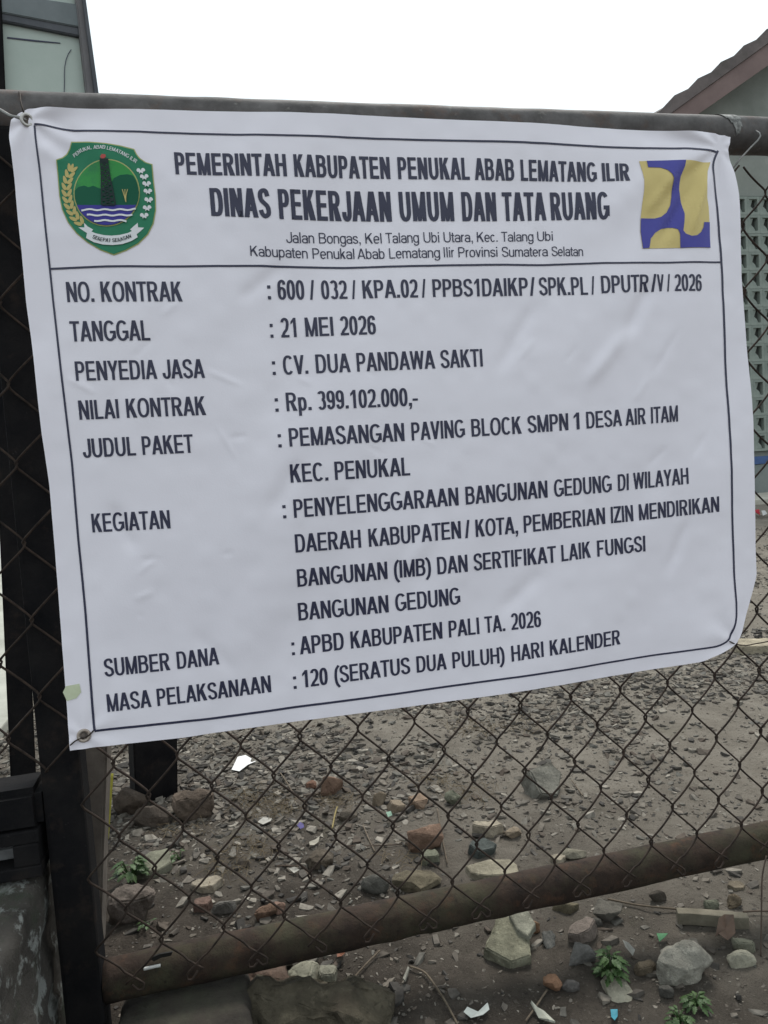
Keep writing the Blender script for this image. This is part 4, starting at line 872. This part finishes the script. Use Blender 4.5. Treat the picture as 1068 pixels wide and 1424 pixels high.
rock('flat_stone', 659, 702, 1142, 1165, 'pale flat slab with a dark underside in the rubble above the bottom pipe', PALE, 'slab', 0.36, (0, 0.04, 0), 12)
rock('brick_chip', 702, 726, 1150, 1167, 'small pale brick chip touching the pale flat slab', BEI, 'block', 0.5, (0, 0, 0.1), 13, cat='brick')
rock('brick_lump', 569, 618, 1147, 1186, 'large reddish brick lump behind the middle of the gate', RED, 'block', 0.62, (0.1, 0, 0.2), 14, n=18, cat='brick')
rock('flat_stone', 586, 613, 1183, 1204, 'grey green flat stone just below the reddish brick lump', GRN, 'slab', 0.5, (0.1, 0, 0), 15)
rock('round_stone', 502, 541, 1215, 1245, 'smooth dark grey round stone just above the bottom pipe', (0.115, 0.115, 0.108), 'round', 0.62, (0, 0, 0), 16, n=60, rough=0.02)
rock('buried_stone', 546, 615, 1208, 1246, 'broad half buried brown stone beside the smooth round stone', (0.13, 0.115, 0.085), 'round', 0.25, (0, 0, 0), 17, n=40)
rock('oval_stone', 468, 497, 1124, 1144, 'dark oval stone lying among dry grass left of centre', (0.12, 0.105, 0.09), 'round', 0.5, (0, 0, 0), 18, n=40, rough=0.02)
rock('brick_shard', 445, 479, 1080, 1107, 'orange red brick shard with a pointed top', RED, 'block', 0.7, (0, 0.3, 0.3), 19, n=9, cat='brick')
rock('brick_crumb', 424, 440, 1083, 1099, 'small dark brick crumb left of the pointed brick shard', (0.17, 0.10, 0.075), 'block', 0.6, (0, 0, 0), 20, cat='brick')
rock('cube_stone', 517, 541, 1098, 1121, 'cube shaped beige stone behind the centre of the gate', BEI, 'block', 0.8, (0, 0, 0.3), 21, n=14)
rock('wedge_stone', 540, 563, 1113, 1131, 'beige wedge stone right of the cube shaped one', BEI, 'slab', 0.5, (0.1, 0.35, 0), 22)
rock('angular_stone', 568, 597, 1102, 1126, 'pinkish beige angular stone right of the beige wedge', (0.26, 0.195, 0.15), 'block', 0.6, (0, -0.3, 0), 23, n=10)
rock('upright_stone', 619, 645, 1092, 1120, 'barrel shaped grey green stone standing among the gravel', GRN, 'round', 0.8, (0.5, 0, 0.4), 24, n=30)
rock('roof_tile_piece', 657, 688, 1168, 1196, 'dark bluish broken tile piece lying below the pale flat slab', (0.075, 0.088, 0.088), 'slab', 0.4, (0, 0.25, -0.6), 25, cat='tile')
rock('paving_slab_piece', 651, 725, 1199, 1229, 'flat grey concrete slab piece lying against the bottom pipe', (0.24, 0.225, 0.18), 'slab', 0.13, (0, 0, 0), 26, rough=0.02, cat='slab')
rock('flat_pebble', 782, 818, 1177, 1197, 'grey flat oval pebble near the pipe in the right half', (0.21, 0.20, 0.165), 'round', 0.34, (0, 0, 0), 27, n=40, rough=0.02)
rock('stone_chip', 768, 790, 1188, 1203, 'small pale chip left of the grey flat oval pebble', PALE, 'slab', 0.3, (0, 0, 0), 28)
rock('mound_stone', 424, 462, 1180, 1212, 'dull brown earthy stone with a white fleck on top', (0.10, 0.085, 0.07), 'round', 0.5, (0, 0, 0), 29, n=40)
rock('flat_stone', 264, 306, 1221, 1242, 'pale flat slab on bare soil in the lower left', PALE, 'slab', 0.22, (0, 0, 0.2), 30)
rock('reddish_stone', 267, 294, 1248, 1269, 'dull reddish flat stone below the pale slab at lower left', (0.16, 0.11, 0.095), 'slab', 0.4, (0, 0, 0), 31)
rock('grey_stone', 293, 328, 1249, 1273, 'purple grey stone right of the dull reddish flat stone', (0.13, 0.125, 0.12), 'block', 0.5, (0, 0, 0), 32)
rock('brick_lump', 350, 384, 1256, 1281, 'broken brown brick lump lying against the pipe left of centre', (0.15, 0.10, 0.075), 'block', 0.55, (0.2, 0.2, 0.4), 33, cat='brick')
rock('brick_crumb', 380, 397, 1253, 1272, 'pinkish brick crumb beside the broken brown brick lump', (0.25, 0.17, 0.14), 'block', 0.7, (0, 0.2, 0), 34, cat='brick')
rock('rubble_lump', 149, 205, 1226, 1286, 'craggy grey lump with a pinkish top beside the black stile', (0.145, 0.125, 0.115), 'block', 0.75, (0.1, 0.2, 0.2), 35, n=22, rough=0.09, cat='rubble')
rock('flat_stone', 176, 234, 1184, 1222, 'broad flat grey green stone behind the small weed at left', (0.17, 0.175, 0.14), 'slab', 0.2, (0.05, 0, 0), 36)
rock('boulder', 152, 200, 1088, 1138, 'dark brown rock left of the post base', (0.075, 0.060, 0.050), 'round', 0.7, (0, 0, 0), 37, n=26)
rock('boulder', 238, 293, 1092, 1142, 'pinkish brown rock right of the post base', (0.105, 0.084, 0.070), 'block', 0.6, (0, 0, 0.3), 38, n=22, rough=0.08)
rock('boulder', 180, 232, 1122, 1152, 'low grey brown rock in front of the post base', (0.095, 0.08, 0.07), 'round', 0.5, (0, 0, 0), 39, n=26)
rock('cracked_slab', 683, 756, 1282, 1348, 'thick greenish cracked slab below the pipe, right of centre', (0.20, 0.20, 0.155), 'slab', 0.34, (0.22, 0.16, -0.65), 140, sink=0.2, cat='rubble')
rock('flat_stone', 714, 752, 1286, 1326, 'grey flat fragment lying on top of the thick cracked slab', (0.23, 0.235, 0.20), 'slab', 0.26, (0.15, 0.2, -0.2), 41, lift=0.030)
rock('white_topped_stone', 756, 776, 1293, 1320, 'small dark stone with a white tip right of the cracked slab', (0.17, 0.17, 0.165), 'block', 0.8, (0, 0, 0.2), 42, n=10)
rock('orange_stone', 728, 753, 1278, 1300, 'orange brown rounded stone behind the cracked slab', (0.22, 0.135, 0.085), 'round', 0.7, (0, 0, 0), 43, n=26)
rock('angular_stone', 790, 837, 1284, 1312, 'pinkish grey angular stone below the pipe above the green weed', (0.21, 0.18, 0.165), 'slab', 0.45, (0.2, -0.25, 0.3), 44)
rock('angular_stone', 793, 832, 1310, 1345, 'bluish grey angular stone touching the large green weed', (0.15, 0.15, 0.15), 'block', 0.7, (0.1, 0.2, 0.2), 45, n=12)
rock('angular_stone', 832, 866, 1252, 1287, 'dark grey blocky stone right under the bottom pipe', (0.12, 0.115, 0.105), 'block', 0.6, (0, 0.3, -0.5), 46, n=12)
rock('grey_stone', 808, 840, 1272, 1290, 'low dark grey stone left of the blocky stone under the pipe', DK, 'round', 0.4, (0, 0, 0), 47, n=24)
rock('granite_boulder', 917, 997, 1310, 1374, 'largest pale grey speckled boulder at lower right', (0.27, 0.265, 0.24), 'round', 0.60, (0.12, -0.1, 0.2), 48, n=46, rough=0.06, cat='boulder')
rock('pointed_slab', 851, 890, 1345, 1406, 'pale grey pointed slab standing below the large green weed', (0.31, 0.30, 0.25), 'slab', 0.22, (0.55, 0.05, 0.1), 49, rough=0.03)
rock('brown_stone', 884, 917, 1334, 1360, 'brown rough stone between the pointed slab and the boulder', (0.15, 0.125, 0.095), 'block', 0.6, (0, 0, 0.3), 50)
rock('dark_stone', 919, 939, 1373, 1391, 'small dark stone below the left side of the boulder', DK, 'block', 0.7, (0, 0, 0), 51)
rock('grey_stone', 1022, 1054, 1301, 1327, 'greenish grey stone right of the boulder, the upper one', (0.18, 0.185, 0.15), 'block', 0.6, (0, 0.1, 0), 52, n=14)
rock('flat_stone', 1016, 1055, 1324, 1348, 'pale block with a flat top right of the boulder', (0.31, 0.305, 0.255), 'block', 0.5, (0, 0, 0.05), 53, n=26)
rock('orange_pebble', 760, 784, 1356, 1384, 'small orange brown pebble on bare soil near the bottom edge', (0.25, 0.15, 0.10), 'block', 0.8, (0, 0, 0.3), 54, n=16)
rock('grey_pebble', 782, 808, 1365, 1383, 'dark grey pebble right of the small orange one', (0.115, 0.11, 0.11), 'round', 0.55, (0, 0.1, 0), 55, n=26)
rock('pale_rubble', 398, 446, 1334, 1384, 'whitish broken concrete lump under the pipe left of centre', (0.30, 0.30, 0.25), 'block', 0.55, (0, -0.1, 0.2), 56, n=20, cat='rubble')
rock('pale_rubble', 440, 468, 1340, 1382, 'greyish fragment split off the whitish concrete lump', (0.22, 0.22, 0.185), 'block', 0.8, (0, 0.1, 0), 57, n=14, cat='rubble')
rock('mossy_boulder', 330, 545, 1366, 1450, 'broad mossy brown boulder at the bottom edge left of centre', (0.085, 0.076, 0.058), 'round', 0.26, (0, 0.15, 0), 58, n=30, rough=0.16, sink=0.3, cat='boulder')
rock('brown_rubble', 334, 400, 1342, 1410, 'crumbling reddish brown rubble lump against the concrete footing', (0.115, 0.082, 0.068), 'block', 0.6, (0, 0, 0.2), 59, n=26, rough=0.12, cat='rubble')
rock('brown_stone', 1013, 1035, 1243, 1265, 'brown stone lying behind the plank at right', (0.14, 0.115, 0.085), 'block', 0.7, (0, 0, 0), 60)
rock('grey_stone', 983, 1003, 1252, 1267, 'small grey green stone left of the brown one by the plank', GRN, 'block', 0.5, (0, 0, 0), 61)
rock('dark_stone', 904, 929, 1240, 1258, 'dark lump directly under the pipe left of the plank', (0.09, 0.08, 0.07), 'round', 0.6, (0, 0, 0), 62, n=22)
rock('flat_stone', 1015, 1040, 1227, 1240, 'thin flat chip on the pale soil under the pipe at right', (0.19, 0.165, 0.13), 'slab', 0.2, (0.1, 0.1, 0), 63)
rock('buried_stone', 770, 808, 1253, 1272, 'low greenish brown stone just under the pipe right of centre', (0.14, 0.125, 0.09), 'round', 0.35, (0, 0, 0), 64, n=24)
rock('flat_stone', 1028, 1110, 886, 908, 'long flat pale slab lying beyond the folded banner corner', (0.33, 0.30, 0.24), 'slab', 0.12, (0.0, 0.05, 0), 65)

# ------------------------------------------------------------------ gravel: thousands of chips, one mass
def gravel(name, N, seed, smin, smax, cols, region, clump):
    rs = np.random.RandomState(seed); protos = []
    for k in range(14):
        bm = bmesh.new(); rnd = random.Random(seed * 50 + k)
        zz = rnd.uniform(.10, .30); yy = rnd.uniform(.5, .85)
        for i in range(rnd.randint(4, 6)):
            a_ = 6.283 * (i + rnd.uniform(-.3, .3)) / 5; q = rnd.uniform(.7, 1.05)
            bm.verts.new((math.cos(a_) * q, math.sin(a_) * q * yy, zz * rnd.uniform(.5, 1.1))); bm.verts.new((math.cos(a_ + .2) * q * rnd.uniform(.85, 1.1), math.sin(a_ + .2) * q * yy, -zz * rnd.uniform(.3, 1)))
        bmesh.ops.convex_hull(bm, input=bm.verts[:])
        for v_ in [v_ for v_ in bm.verts if not v_.link_faces]: bm.verts.remove(v_)
        bm.verts.index_update(); protos.append((np.array([v_.co[:] for v_ in bm.verts]), np.array([[v_.index for v_ in f.verts] for f in bm.faces if len(f.verts) == 3]))); bm.free()
    Vs, Fs, off, cnt = [], [], 0, 0
    while cnt < N:
        # denser close to the fence; spread a little wider than the frame
        t = rs.rand(); Y = region[0] + (region[1] - region[0]) * t ** 1.9
        dist = Y + 1.1; X = (rs.rand() * 1.55 - 0.62) * dist + 0.215 * dist
        c = float(vnoise(X * 1.6, Y * 1.6, 91)) + 0.6 * float(vnoise(X * 4.5, Y * 4.5, 92)) + 0.35
        if rs.rand() > clump(X, Y, c): continue
        if X < -0.30 and Y < 0.5: continue
        s = smin * (smax / smin) ** (rs.rand() ** 1.8) * (0.85 + 0.10 * dist)
        p, f = protos[rs.randint(len(protos))]
        a_ = rs.rand() * 6.283; tx, ty = rs.randn() * 0.24, rs.randn() * 0.24
        Rm = np.array(Matrix.Rotation(a_, 3, 'Z') @ Matrix.Rotation(tx, 3, 'X') @ Matrix.Rotation(ty, 3, 'Y'))
        q = (p * s * 0.5 * np.array([1, 1, rs.uniform(.7, 1.5)])) @ Rm.T
        q = q + np.array([X, Y, float(gh(X, Y)) + s * 0.04])
        Vs.append(q); Fs.append(f + off); off += len(q); cnt += 1
    V = np.concatenate(Vs); F = np.concatenate(Fs)
    me = bpy.data.meshes.new(name); me.vertices.add(len(V)); me.vertices.foreach_set('co', V.ravel()); me.loops.add(F.size); me.loops.foreach_set('vertex_index', F.ravel().astype(np.int32))
    me.polygons.add(len(F)); me.polygons.foreach_set('loop_start', np.arange(0, F.size, 3, dtype=np.int32)); me.polygons.foreach_set('loop_total', np.full(len(F), 3, np.int32)); me.polygons.foreach_set('use_smooth', np.zeros(len(F), bool)); me.update(calc_edges=True); me.validate()
    m = bpy.data.materials.new(name); m.use_nodes = True; n = m.node_tree.nodes; L = m.node_tree.links; b = n['Principled BSDF']; b.inputs['Roughness'].default_value = 0.92; b.inputs['Specular IOR Level'].default_value = 0.2
    ge = n.new('ShaderNodeNewGeometry'); r = n.new('ShaderNodeValToRGB'); r.color_ramp.interpolation = 'LINEAR'; e = r.color_ramp.elements
    e[0].position, e[0].color = 0, (*cols[0], 1); e[1].position, e[1].color = 1, (*cols[-1], 1)
    for i, c in enumerate(cols[1:-1]): k = e.new((i + 1) / (len(cols) - 1)); k.color = (*c, 1)
    L.new(ge.outputs['Random Per Island'], r.inputs['Fac'])
    tc = n.new('ShaderNodeTexCoord'); t = n.new('ShaderNodeTexNoise'); t.inputs['Scale'].default_value = 90; t.inputs['Detail'].default_value = 6; L.new(tc.outputs['Object'], t.inputs['Vector'])
    mr = n.new('ShaderNodeMapRange'); mr.inputs['From Min'].default_value = .3; mr.inputs['From Max'].default_value = .7; mr.inputs['To Min'].default_value = 0.6; mr.inputs['To Max'].default_value = 1.25; L.new(t.outputs['Fac'], mr.inputs['Value'])
    mx = n.new('ShaderNodeMix'); mx.data_type = 'RGBA'; mx.blend_type = 'MULTIPLY'; mx.inputs['Factor'].default_value = 1; L.new(r.outputs['Color'], mx.inputs[6]); L.new(mr.outputs[0], mx.inputs[7]); L.new(mx.outputs[2], b.inputs['Base Color'])
    bp = n.new('ShaderNodeBump'); bp.inputs['Distance'].default_value = 0.0008; L.new(t.outputs['Fac'], bp.inputs['Height']); L.new(bp.outputs[0], b.inputs['Normal'])
    o = link(name, me, m); o['kind'] = 'stuff'; return o
def dense(X, Y, c):
    band = math.exp(-((Y - 1.25 - 0.1 * X) / 0.70) ** 2)
    near = 0.16 + 0.84 * float(sstep(0.25, 1.0, Y + 0.40 * X))
    return min(1, max(0.12, (0.35 + 0.8 * c) * (0.32 + 0.9 * band))) * (0.6 if X > 1.0 + 0.2 * Y else 1) * near
GC = [(0.035, 0.032, 0.029), (0.060, 0.055, 0.049), (0.085, 0.077, 0.067), (0.075, 0.060, 0.048), (0.105, 0.094, 0.080), (0.150, 0.131, 0.108), (0.098, 0.094, 0.083), (0.16, 0.145, 0.122), (0.24, 0.218, 0.185)]
gravel('gravel', 42000, 3, 0.007, 0.040, GC, (-0.32, 5.0), dense)
gravel('stone_chips', 16000, 5, 0.003, 0.011, [(0.05, 0.042, 0.034), (0.075, 0.064, 0.053), (0.10, 0.087, 0.072), (0.14, 0.122, 0.10), (0.22, 0.20, 0.172)], (-0.32, 5.5), lambda X, Y, c: 0.55 + 0.25 * c)

# ------------------------------------------------------------------ litter, twigs, plank, leaf
def on_ground(px, py, up=0.0):
    g = at_z(px, py, 0.0); return at_z(px, py, float(gh(g[0], g[1])) + up)
def sheet(name, pxs, m, label, cat, up=0.004, curl=0.006, seed=0, th=0.0006, group=None):
    """a scrap whose corners lie on or just above the ground"""
    rnd = random.Random(seed); bm = bmesh.new()
    pts = [on_ground(x, y, up) for x, y in pxs]
    c = sum(pts) / len(pts)
    vs = [bm.verts.new(tuple(p + np.array([0, 0, rnd.uniform(0, curl)]))) for p in pts]; cc = bm.verts.new(tuple(c + np.array([0, 0, rnd.uniform(0, curl) * 0.5])))
    for i in range(len(vs)): bm.faces.new((vs[i], vs[(i + 1) % len(vs)], cc))
    bmesh.ops.recalc_face_normals(bm, faces=bm.faces); bmesh.ops.solidify(bm, geom=bm.faces[:], thickness=th)
    bmesh.ops.recalc_face_normals(bm, faces=bm.faces)
    o = from_bm(name, bm, m); rebase(o, tuple(map(float, c))); return tag(o, label, cat, group)
def plain(n, c, r=0.5): return mat(n, darker(c, 0.55), darker(c, 0.72), 60, max(r, 0.6), spec=0.15)
sheet('paper_scrap', [(322, 1071), (331, 1057), (342, 1054), (356, 1060), (345, 1066), (333, 1075)], plain('white_paper', (0.98, 0.97, 0.95)), 'bright white paper scrap lying on the gravel left of centre', 'litter', 0.008, 0.012, 1)
sheet('wrapper', [(645, 1414), (650, 1407), (664, 1409), (676, 1406), (679, 1401), (681, 1409), (672, 1416), (655, 1418)], plain('foil_wrapper', (0.62, 0.66, 0.62), 0.3), 'crumpled whitish wrapper on the soil at the bottom edge', 'litter', 0.004, 0.008, 2)
sheet('plastic_tag', [(849, 1405), (859, 1406), (859, 1415), (855, 1422), (850, 1417)], plain('cyan_plastic', (0.08, 0.33, 0.42), 0.6), 'small cyan plastic tag at the bottom edge', 'litter', 0.005, 0.005, 3)
sheet('plastic_scrap', [(913, 1300), (929, 1299), (925, 1306), (917, 1311)], plain('green_plastic', (0.10, 0.27, 0.13), 0.6), 'light green plastic scrap above the speckled boulder', 'litter', 0.008, 0.010, 4)
sheet('plastic_scrap', [(537, 1134), (544, 1133), (546, 1139), (540, 1143)], plain('mint_plastic', (0.28, 0.42, 0.32), 0.6), 'tiny mint green scrap among stones behind the centre', 'litter', 0.012, 0.012, 5)
sheet('bottle_cap', [(413, 1150), (417, 1145), (422, 1147), (423, 1151), (418, 1153)], plain('purple_plastic', (0.12, 0.10, 0.28), 0.6), 'tiny purple plastic bit on the soil left of centre', 'litter', 0.008, 0.004, 6)
sheet('yellow_scrap', [(140, 1251), (148, 1250), (146, 1259), (140, 1263)], plain('yellow_plastic', (0.55, 0.52, 0.05), 0.4), 'yellow scrap beside the craggy lump at the black stile', 'litter', 0.015, 0.01, 7)
sheet('paper_scrap', [(358, 1144), (366, 1140), (378, 1138), (377, 1144), (366, 1147)], plain('grey_paper', (0.50, 0.48, 0.43)), 'pale flat scrap on brown soil left of the oval stone', 'litter', 0.006, 0.006, 8)
sheet('red_scrap', [(1049, 712), (1056, 711), (1057, 717), (1050, 718)], plain('red_plastic', (0.5, 0.03, 0.05), 0.4), 'red litter scrap near the far wall beyond the banner edge', 'litter', 0.03, 0.05, 9, 0.003)
sheet('white_scrap', [(1059, 713), (1064, 712), (1067, 717), (1061, 718)], plain('white_plastic', (0.7, 0.7, 0.68), 0.4), 'white litter scrap right of the far red one', 'litter', 0.03, 0.04, 10, 0.003)
sheet('leaf', [(430, 1173), (439, 1170), (445, 1167), (443, 1173), (437, 1178), (431, 1178)], plain('pale_leaf', (0.42, 0.39, 0.32)), 'small pale curled leaf left of the smooth round stone', 'leaf', 0.006, 0.008, 11)
sheet('leaf', [(402, 1210), (410, 1208), (417, 1212), (409, 1215)], plain('white_leaf', (0.45, 0.43, 0.38)), 'pale oval leaf on dark soil above the pipe', 'leaf', 0.006, 0.006, 12)
sheet('dry_leaf', [(468, 1324), (478, 1322), (480, 1332), (475, 1338), (469, 1333)], plain('rust_leaf', (0.26, 0.105, 0.06)), 'rust coloured dry leaf right under the bottom pipe', 'leaf', 0.006, 0.012, 13)
sheet('dry_leaf', [(995, 1305), (1000, 1290), (1008, 1284), (1021, 1290), (1023, 1303), (1012, 1313), (1000, 1313)], plain('brown_leaf', (0.17, 0.115, 0.085)), 'curled brown dry leaf above the right end of the boulder', 'leaf', 0.012, 0.025, 14)
sheet('wood_chip', [(738, 1400), (744, 1403), (757, 1411), (772, 1424), (764, 1426), (750, 1417)], plain('pale_chip', (0.50, 0.50, 0.42)), 'pale split wood chip beside the twig at the bottom edge', 'wood chip', 0.005, 0.006, 15, 0.003)
sheet('wood_chip', [(560, 1364), (567, 1348), (570, 1350), (564, 1368)], plain('grey_chip', (0.27, 0.26, 0.22)), 'short grey wood chip on the soil below the pipe centre', 'wood chip', 0.006, 0.006, 16, 0.003)
sheet('paper_scrap', [(866, 1312), (874, 1318), (884, 1330), (880, 1332), (870, 1324)], plain('torn_paper', (0.42, 0.41, 0.37)), 'torn greyish scrap right of the large green weed', 'litter', 0.008, 0.012, 17)
M_TWIG = mat('dry_twig', (0.075, 0.058, 0.042), (0.14, 0.112, 0.08), 60, 0.9); M_DTWIG = mat('dark_twig', (0.05, 0.038, 0.03), (0.085, 0.062, 0.046), 60, 0.9)
def stick(name, pxs, rad, m, label, cat='twig', ups=None):
    pts = [on_ground(x, y, (ups[i] if ups else rad * 1.2 + 0.004)) for i, (x, y) in enumerate(pxs)]
    return wire_thing(name, pts, rad, m, label, cat, 'twigs and stalks')
o = stick('straw', [(156, 1082), (153, 1120), (149.5, 1167)], 0.0028, plain('yellow_straw', (0.44, 0.40, 0.07), 0.4), 'yellow plastic straw standing upright beside the wooden post', 'straw', None)
bpy.data.objects.remove(o)
P0 = on_ground(149.5, 1167); f_ = at_y(156, 1076, float(P0[1]) + 0.02)
wire_thing('drinking_straw', [P0, (P0 + f_) / 2, f_], 0.0032, plain('yellow_straw', (0.46, 0.42, 0.07), 0.4), 'yellow drinking straw leaning upright beside the wooden post', 'straw')
stick('twig', [(470, 1383), (490, 1362), (510, 1340), (528, 1322)], 0.0016, M_TWIG, 'straight brown twig under the pipe right of the whitish lump')
stick('twig', [(570, 1344), (590, 1352), (606, 1372), (620, 1394), (636, 1424)], 0.0018, M_TWIG, 'long curved twig running down to the bottom edge')
stick('twig', [(731, 1420), (745, 1400), (761, 1376)], 0.0015, M_TWIG, 'thin straight twig leading to the small orange pebble')
stick('twig', [(505, 1148), (512, 1165), (521, 1184)], 0.0016, M_TWIG, 'pale short twig left of the reddish brick lump')
stick('twig', [(608, 1124), (614, 1160), (622, 1200)], 0.0014, M_TWIG, 'thin twig right of the reddish brick lump')
stick('twig', [(480, 1176), (520, 1176), (560, 1174)], 0.0012, M_DTWIG, 'thin reddish stem lying level left of the brick lump')
stick('twig', [(390, 1075), (400, 1090), (409, 1106)], 0.0018, M_TWIG, 'dry stalk on the gravel left of the orange brick shard')
stick('twig', [(462, 1152), (466, 1132), (469, 1122)], 0.0020, plain('straw_stalk', (0.36, 0.29, 0.13), .8), 'yellowish stalk beside the dark oval stone')
stick('twig', [(795, 1085), (802, 1095), (810, 1106)], 0.0016, M_TWIG, 'short reddish twig right of the big concrete chunk')
stick('twig', [(845, 1250), (890, 1259), (940, 1264), (970, 1268)], 0.0018, M_TWIG, 'long thin stick under the pipe leading to the plank')
stick('twig', [(385, 1204), (402, 1204), (420, 1206), (432, 1222)], 0.0016, M_DTWIG, 'dark bent twig above the pipe left of centre')
stick('twig', [(1033, 1268), (1052, 1267), (1075, 1267)], 0.0016, M_DTWIG, 'dark level stem at the right edge below the pipe')
a_ = on_ground(1058, 1330); wire_thing('dry_stalk', [a_, at_y(1059, 1270, float(a_[1]) + 0.02), at_y(1060, 1220, float(a_[1]) + 0.03), at_y(1066, 1190, float(a_[1]) + 0.035)], 0.0013, M_DTWIG, 'upright dark stalk at the right edge below the pipe', 'twig', 'twigs and stalks')
# plank
bm = bmesh.new()
tA, tB = on_ground(943, 1287), on_ground(1042, 1292); e1 = (tB - tA); Lp = np.linalg.norm(e1); e1 /= Lp
box(bm, (0, 0, 0), (Lp, 0.018, 0.022), 0.0015)
bmesh.ops.subdivide_edges(bm, edges=[e for e in bm.edges if e.calc_length() > 0.05], cuts=10)
for v_ in bm.verts: v_.co.z += 0.0015 * float(vnoise(v_.co.x * 40, v_.co.y * 90, 3)) - 0.002; v_.co.y *= 1 - 0.35 * max(0, v_.co.x / Lp - 0.6)
o = from_bm('plank', bm, mat('old_plank', (0.10, 0.088, 0.064), (0.18, 0.16, 0.12), 20, 0.9, 0.002, 90), None)
o.location = (float(tA[0]), float(tA[1]), float(tA[2]) + 0.004); o.rotation_euler = (0, 0.02, math.atan2(e1[1], e1[0])); tag(o, 'short weathered wooden batten lying above the speckled boulder', 'plank')
# white stub lodged on the bottom pipe, and the pipe's cut hole
a_ = at_y(200, 1347.5, YR - 0.033); b_ = at_y(223, 1342.5, YR - 0.035)
wire_thing('paper_stick', [a_, (a_ + b_) / 2, b_], 0.0024, plain('white_stick', (0.66, 0.66, 0.63)), 'short white stick lodged on the left end of the bottom pipe', 'stick')
bm = bmesh.new(); pts = [at_y(x, y, YR - 0.030) for x, y in ((208, 1333), (222, 1327), (240, 1324), (238, 1329), (224, 1332), (214, 1337))]
prism(bm, pts, np.array([0, 0.003, 0])); h = childloc(from_bm('rust_hole', bm, mat('rust_hole_dark', (0.008, 0.007, 0.006))), gate)

# ------------------------------------------------------------------ weeds and dry grass
M_LEAF = mat('weed_leaf', (0.024, 0.052, 0.014), (0.046, 0.085, 0.024), 45, 0.55, spec=0.3)
def weed(px, py, R_, n, seed, label, hgt=0.05):
    g = on_ground(px, py); rnd = random.Random(seed); bm = bmesh.new(); s2 = bmesh.new()
    VS, FS = [], []
    for k in range(n):
        a_ = rnd.uniform(0, 6.283); el = rnd.uniform(0.15, 0.9); L_ = R_ * rnd.uniform(0.4, 1.0)
        tip = Vector((math.cos(a_) * math.cos(el) * L_, math.sin(a_) * math.cos(el) * L_, math.sin(el) * hgt + rnd.uniform(0.004, 0.01)))
        VS, FS = tube_arrays([Vector((0, 0, 0)), tip * 0.5 + Vector((0, 0, 0.006)), tip], 0.0008, 5, VS, FS)
        # lobed leaf at the end
        dirv = Vector((math.cos(a_), math.sin(a_), rnd.uniform(-0.35, 0.25))).normalized(); side = dirv.cross(Vector((0, 0, 1))).normalized(); side = (side + Vector((0, 0, rnd.uniform(-.3, .3)))).normalized(); ll = R_ * rnd.uniform(0.5, 0.85)
        prof = [(0, .02), (.12, .26), (.22, .16), (.36, .34), (.48, .20), (.62, .27), (.74, .13), (.88, .12), (1, .0)]
        mid = []; lf = []; rt = []
        for t, wv in prof:
            c = tip + dirv * (ll * t) + Vector((0, 0, -0.35 * ll * t * t)); mid.append(bm.verts.new(c + Vector((0, 0, -0.03 * ll)))); lf.append(bm.verts.new(c + side * (wv * ll))); rt.append(bm.verts.new(c - side * (wv * ll)))
        for i in range(len(prof) - 1):
            bm.faces.new((mid[i], mid[i + 1], lf[i + 1], lf[i])); bm.faces.new((mid[i], rt[i], rt[i + 1], mid[i + 1]))
    t = thing('weed', label, 'weed', tuple(map(float, g)), 'green weeds')
    from_bm('leaves', bm, M_LEAF, t); from_arrays('stems', VS, FS, M_LEAF, t)
weed(182, 1228, 0.030, 50, 1, 'bushy green weed beside the black stile at lower left', 0.055)
weed(850, 1368, 0.021, 70, 2, 'large green weed below the pipe between angular stone and pointed slab', 0.055)
weed(968, 1402, 0.017, 34, 3, 'green weed at the bottom edge just below the speckled boulder', 0.014)
weed(945, 1426, 0.017, 34, 4, 'green weed cut by the bottom edge left of the other low weed', 0.014)
weed(250, 1196, 0.022, 7, 5, 'tiny pale weed on bare soil in front of the post base', 0.015)
weed(205, 1290, 0.016, 6, 6, 'tiny green sprout below the craggy lump at lower left', 0.012)
def grass(name, spots, seed, m):
    rnd = random.Random(seed); V, F = [], []
    for (px, py, rad, n) in spots:
        g = on_ground(px, py)
        for k in range(n):
            a_ = rnd.uniform(0, 6.283); r0 = rad * rnd.random() ** 0.5; x, y = g[0] + math.cos(a_) * r0, g[1] + math.sin(a_) * r0 * 0.8
            b_ = rnd.uniform(0, 6.283); L_ = rnd.uniform(0.02, 0.06); z = float(gh(x, y)); lift = rnd.uniform(0.002, 0.016)
            p0 = Vector((x, y, z)); p2 = Vector((x + math.cos(b_) * L_, y + math.sin(b_) * L_, z + lift)); p1 = (p0 + p2) / 2 + Vector((rnd.uniform(-.005, .005), rnd.uniform(-.005, .005), lift * 0.8 + 0.004))
            V, F = tube_arrays([p0, p1, p2], 0.00042, 4, V, F, False)
    o = from_arrays(name, V, F, m); o['kind'] = 'stuff'
grass('dry_grass', [(345, 1112, .06, 70), (375, 1125, .06, 50), (470, 1118, .05, 50), (655, 1015, .10, 80), (395, 1130, .06, 40), (655, 1105, .07, 50), (345, 1185, .06, 50), (610, 1090, .06, 40), (740, 1010, .08, 40), (560, 1190, .05, 24), (250, 1160, .07, 30), (320, 1210, .07, 30)], 8, mat('dry_grass', (0.10, 0.075, 0.045), (0.18, 0.14, 0.085), 30, 0.9))
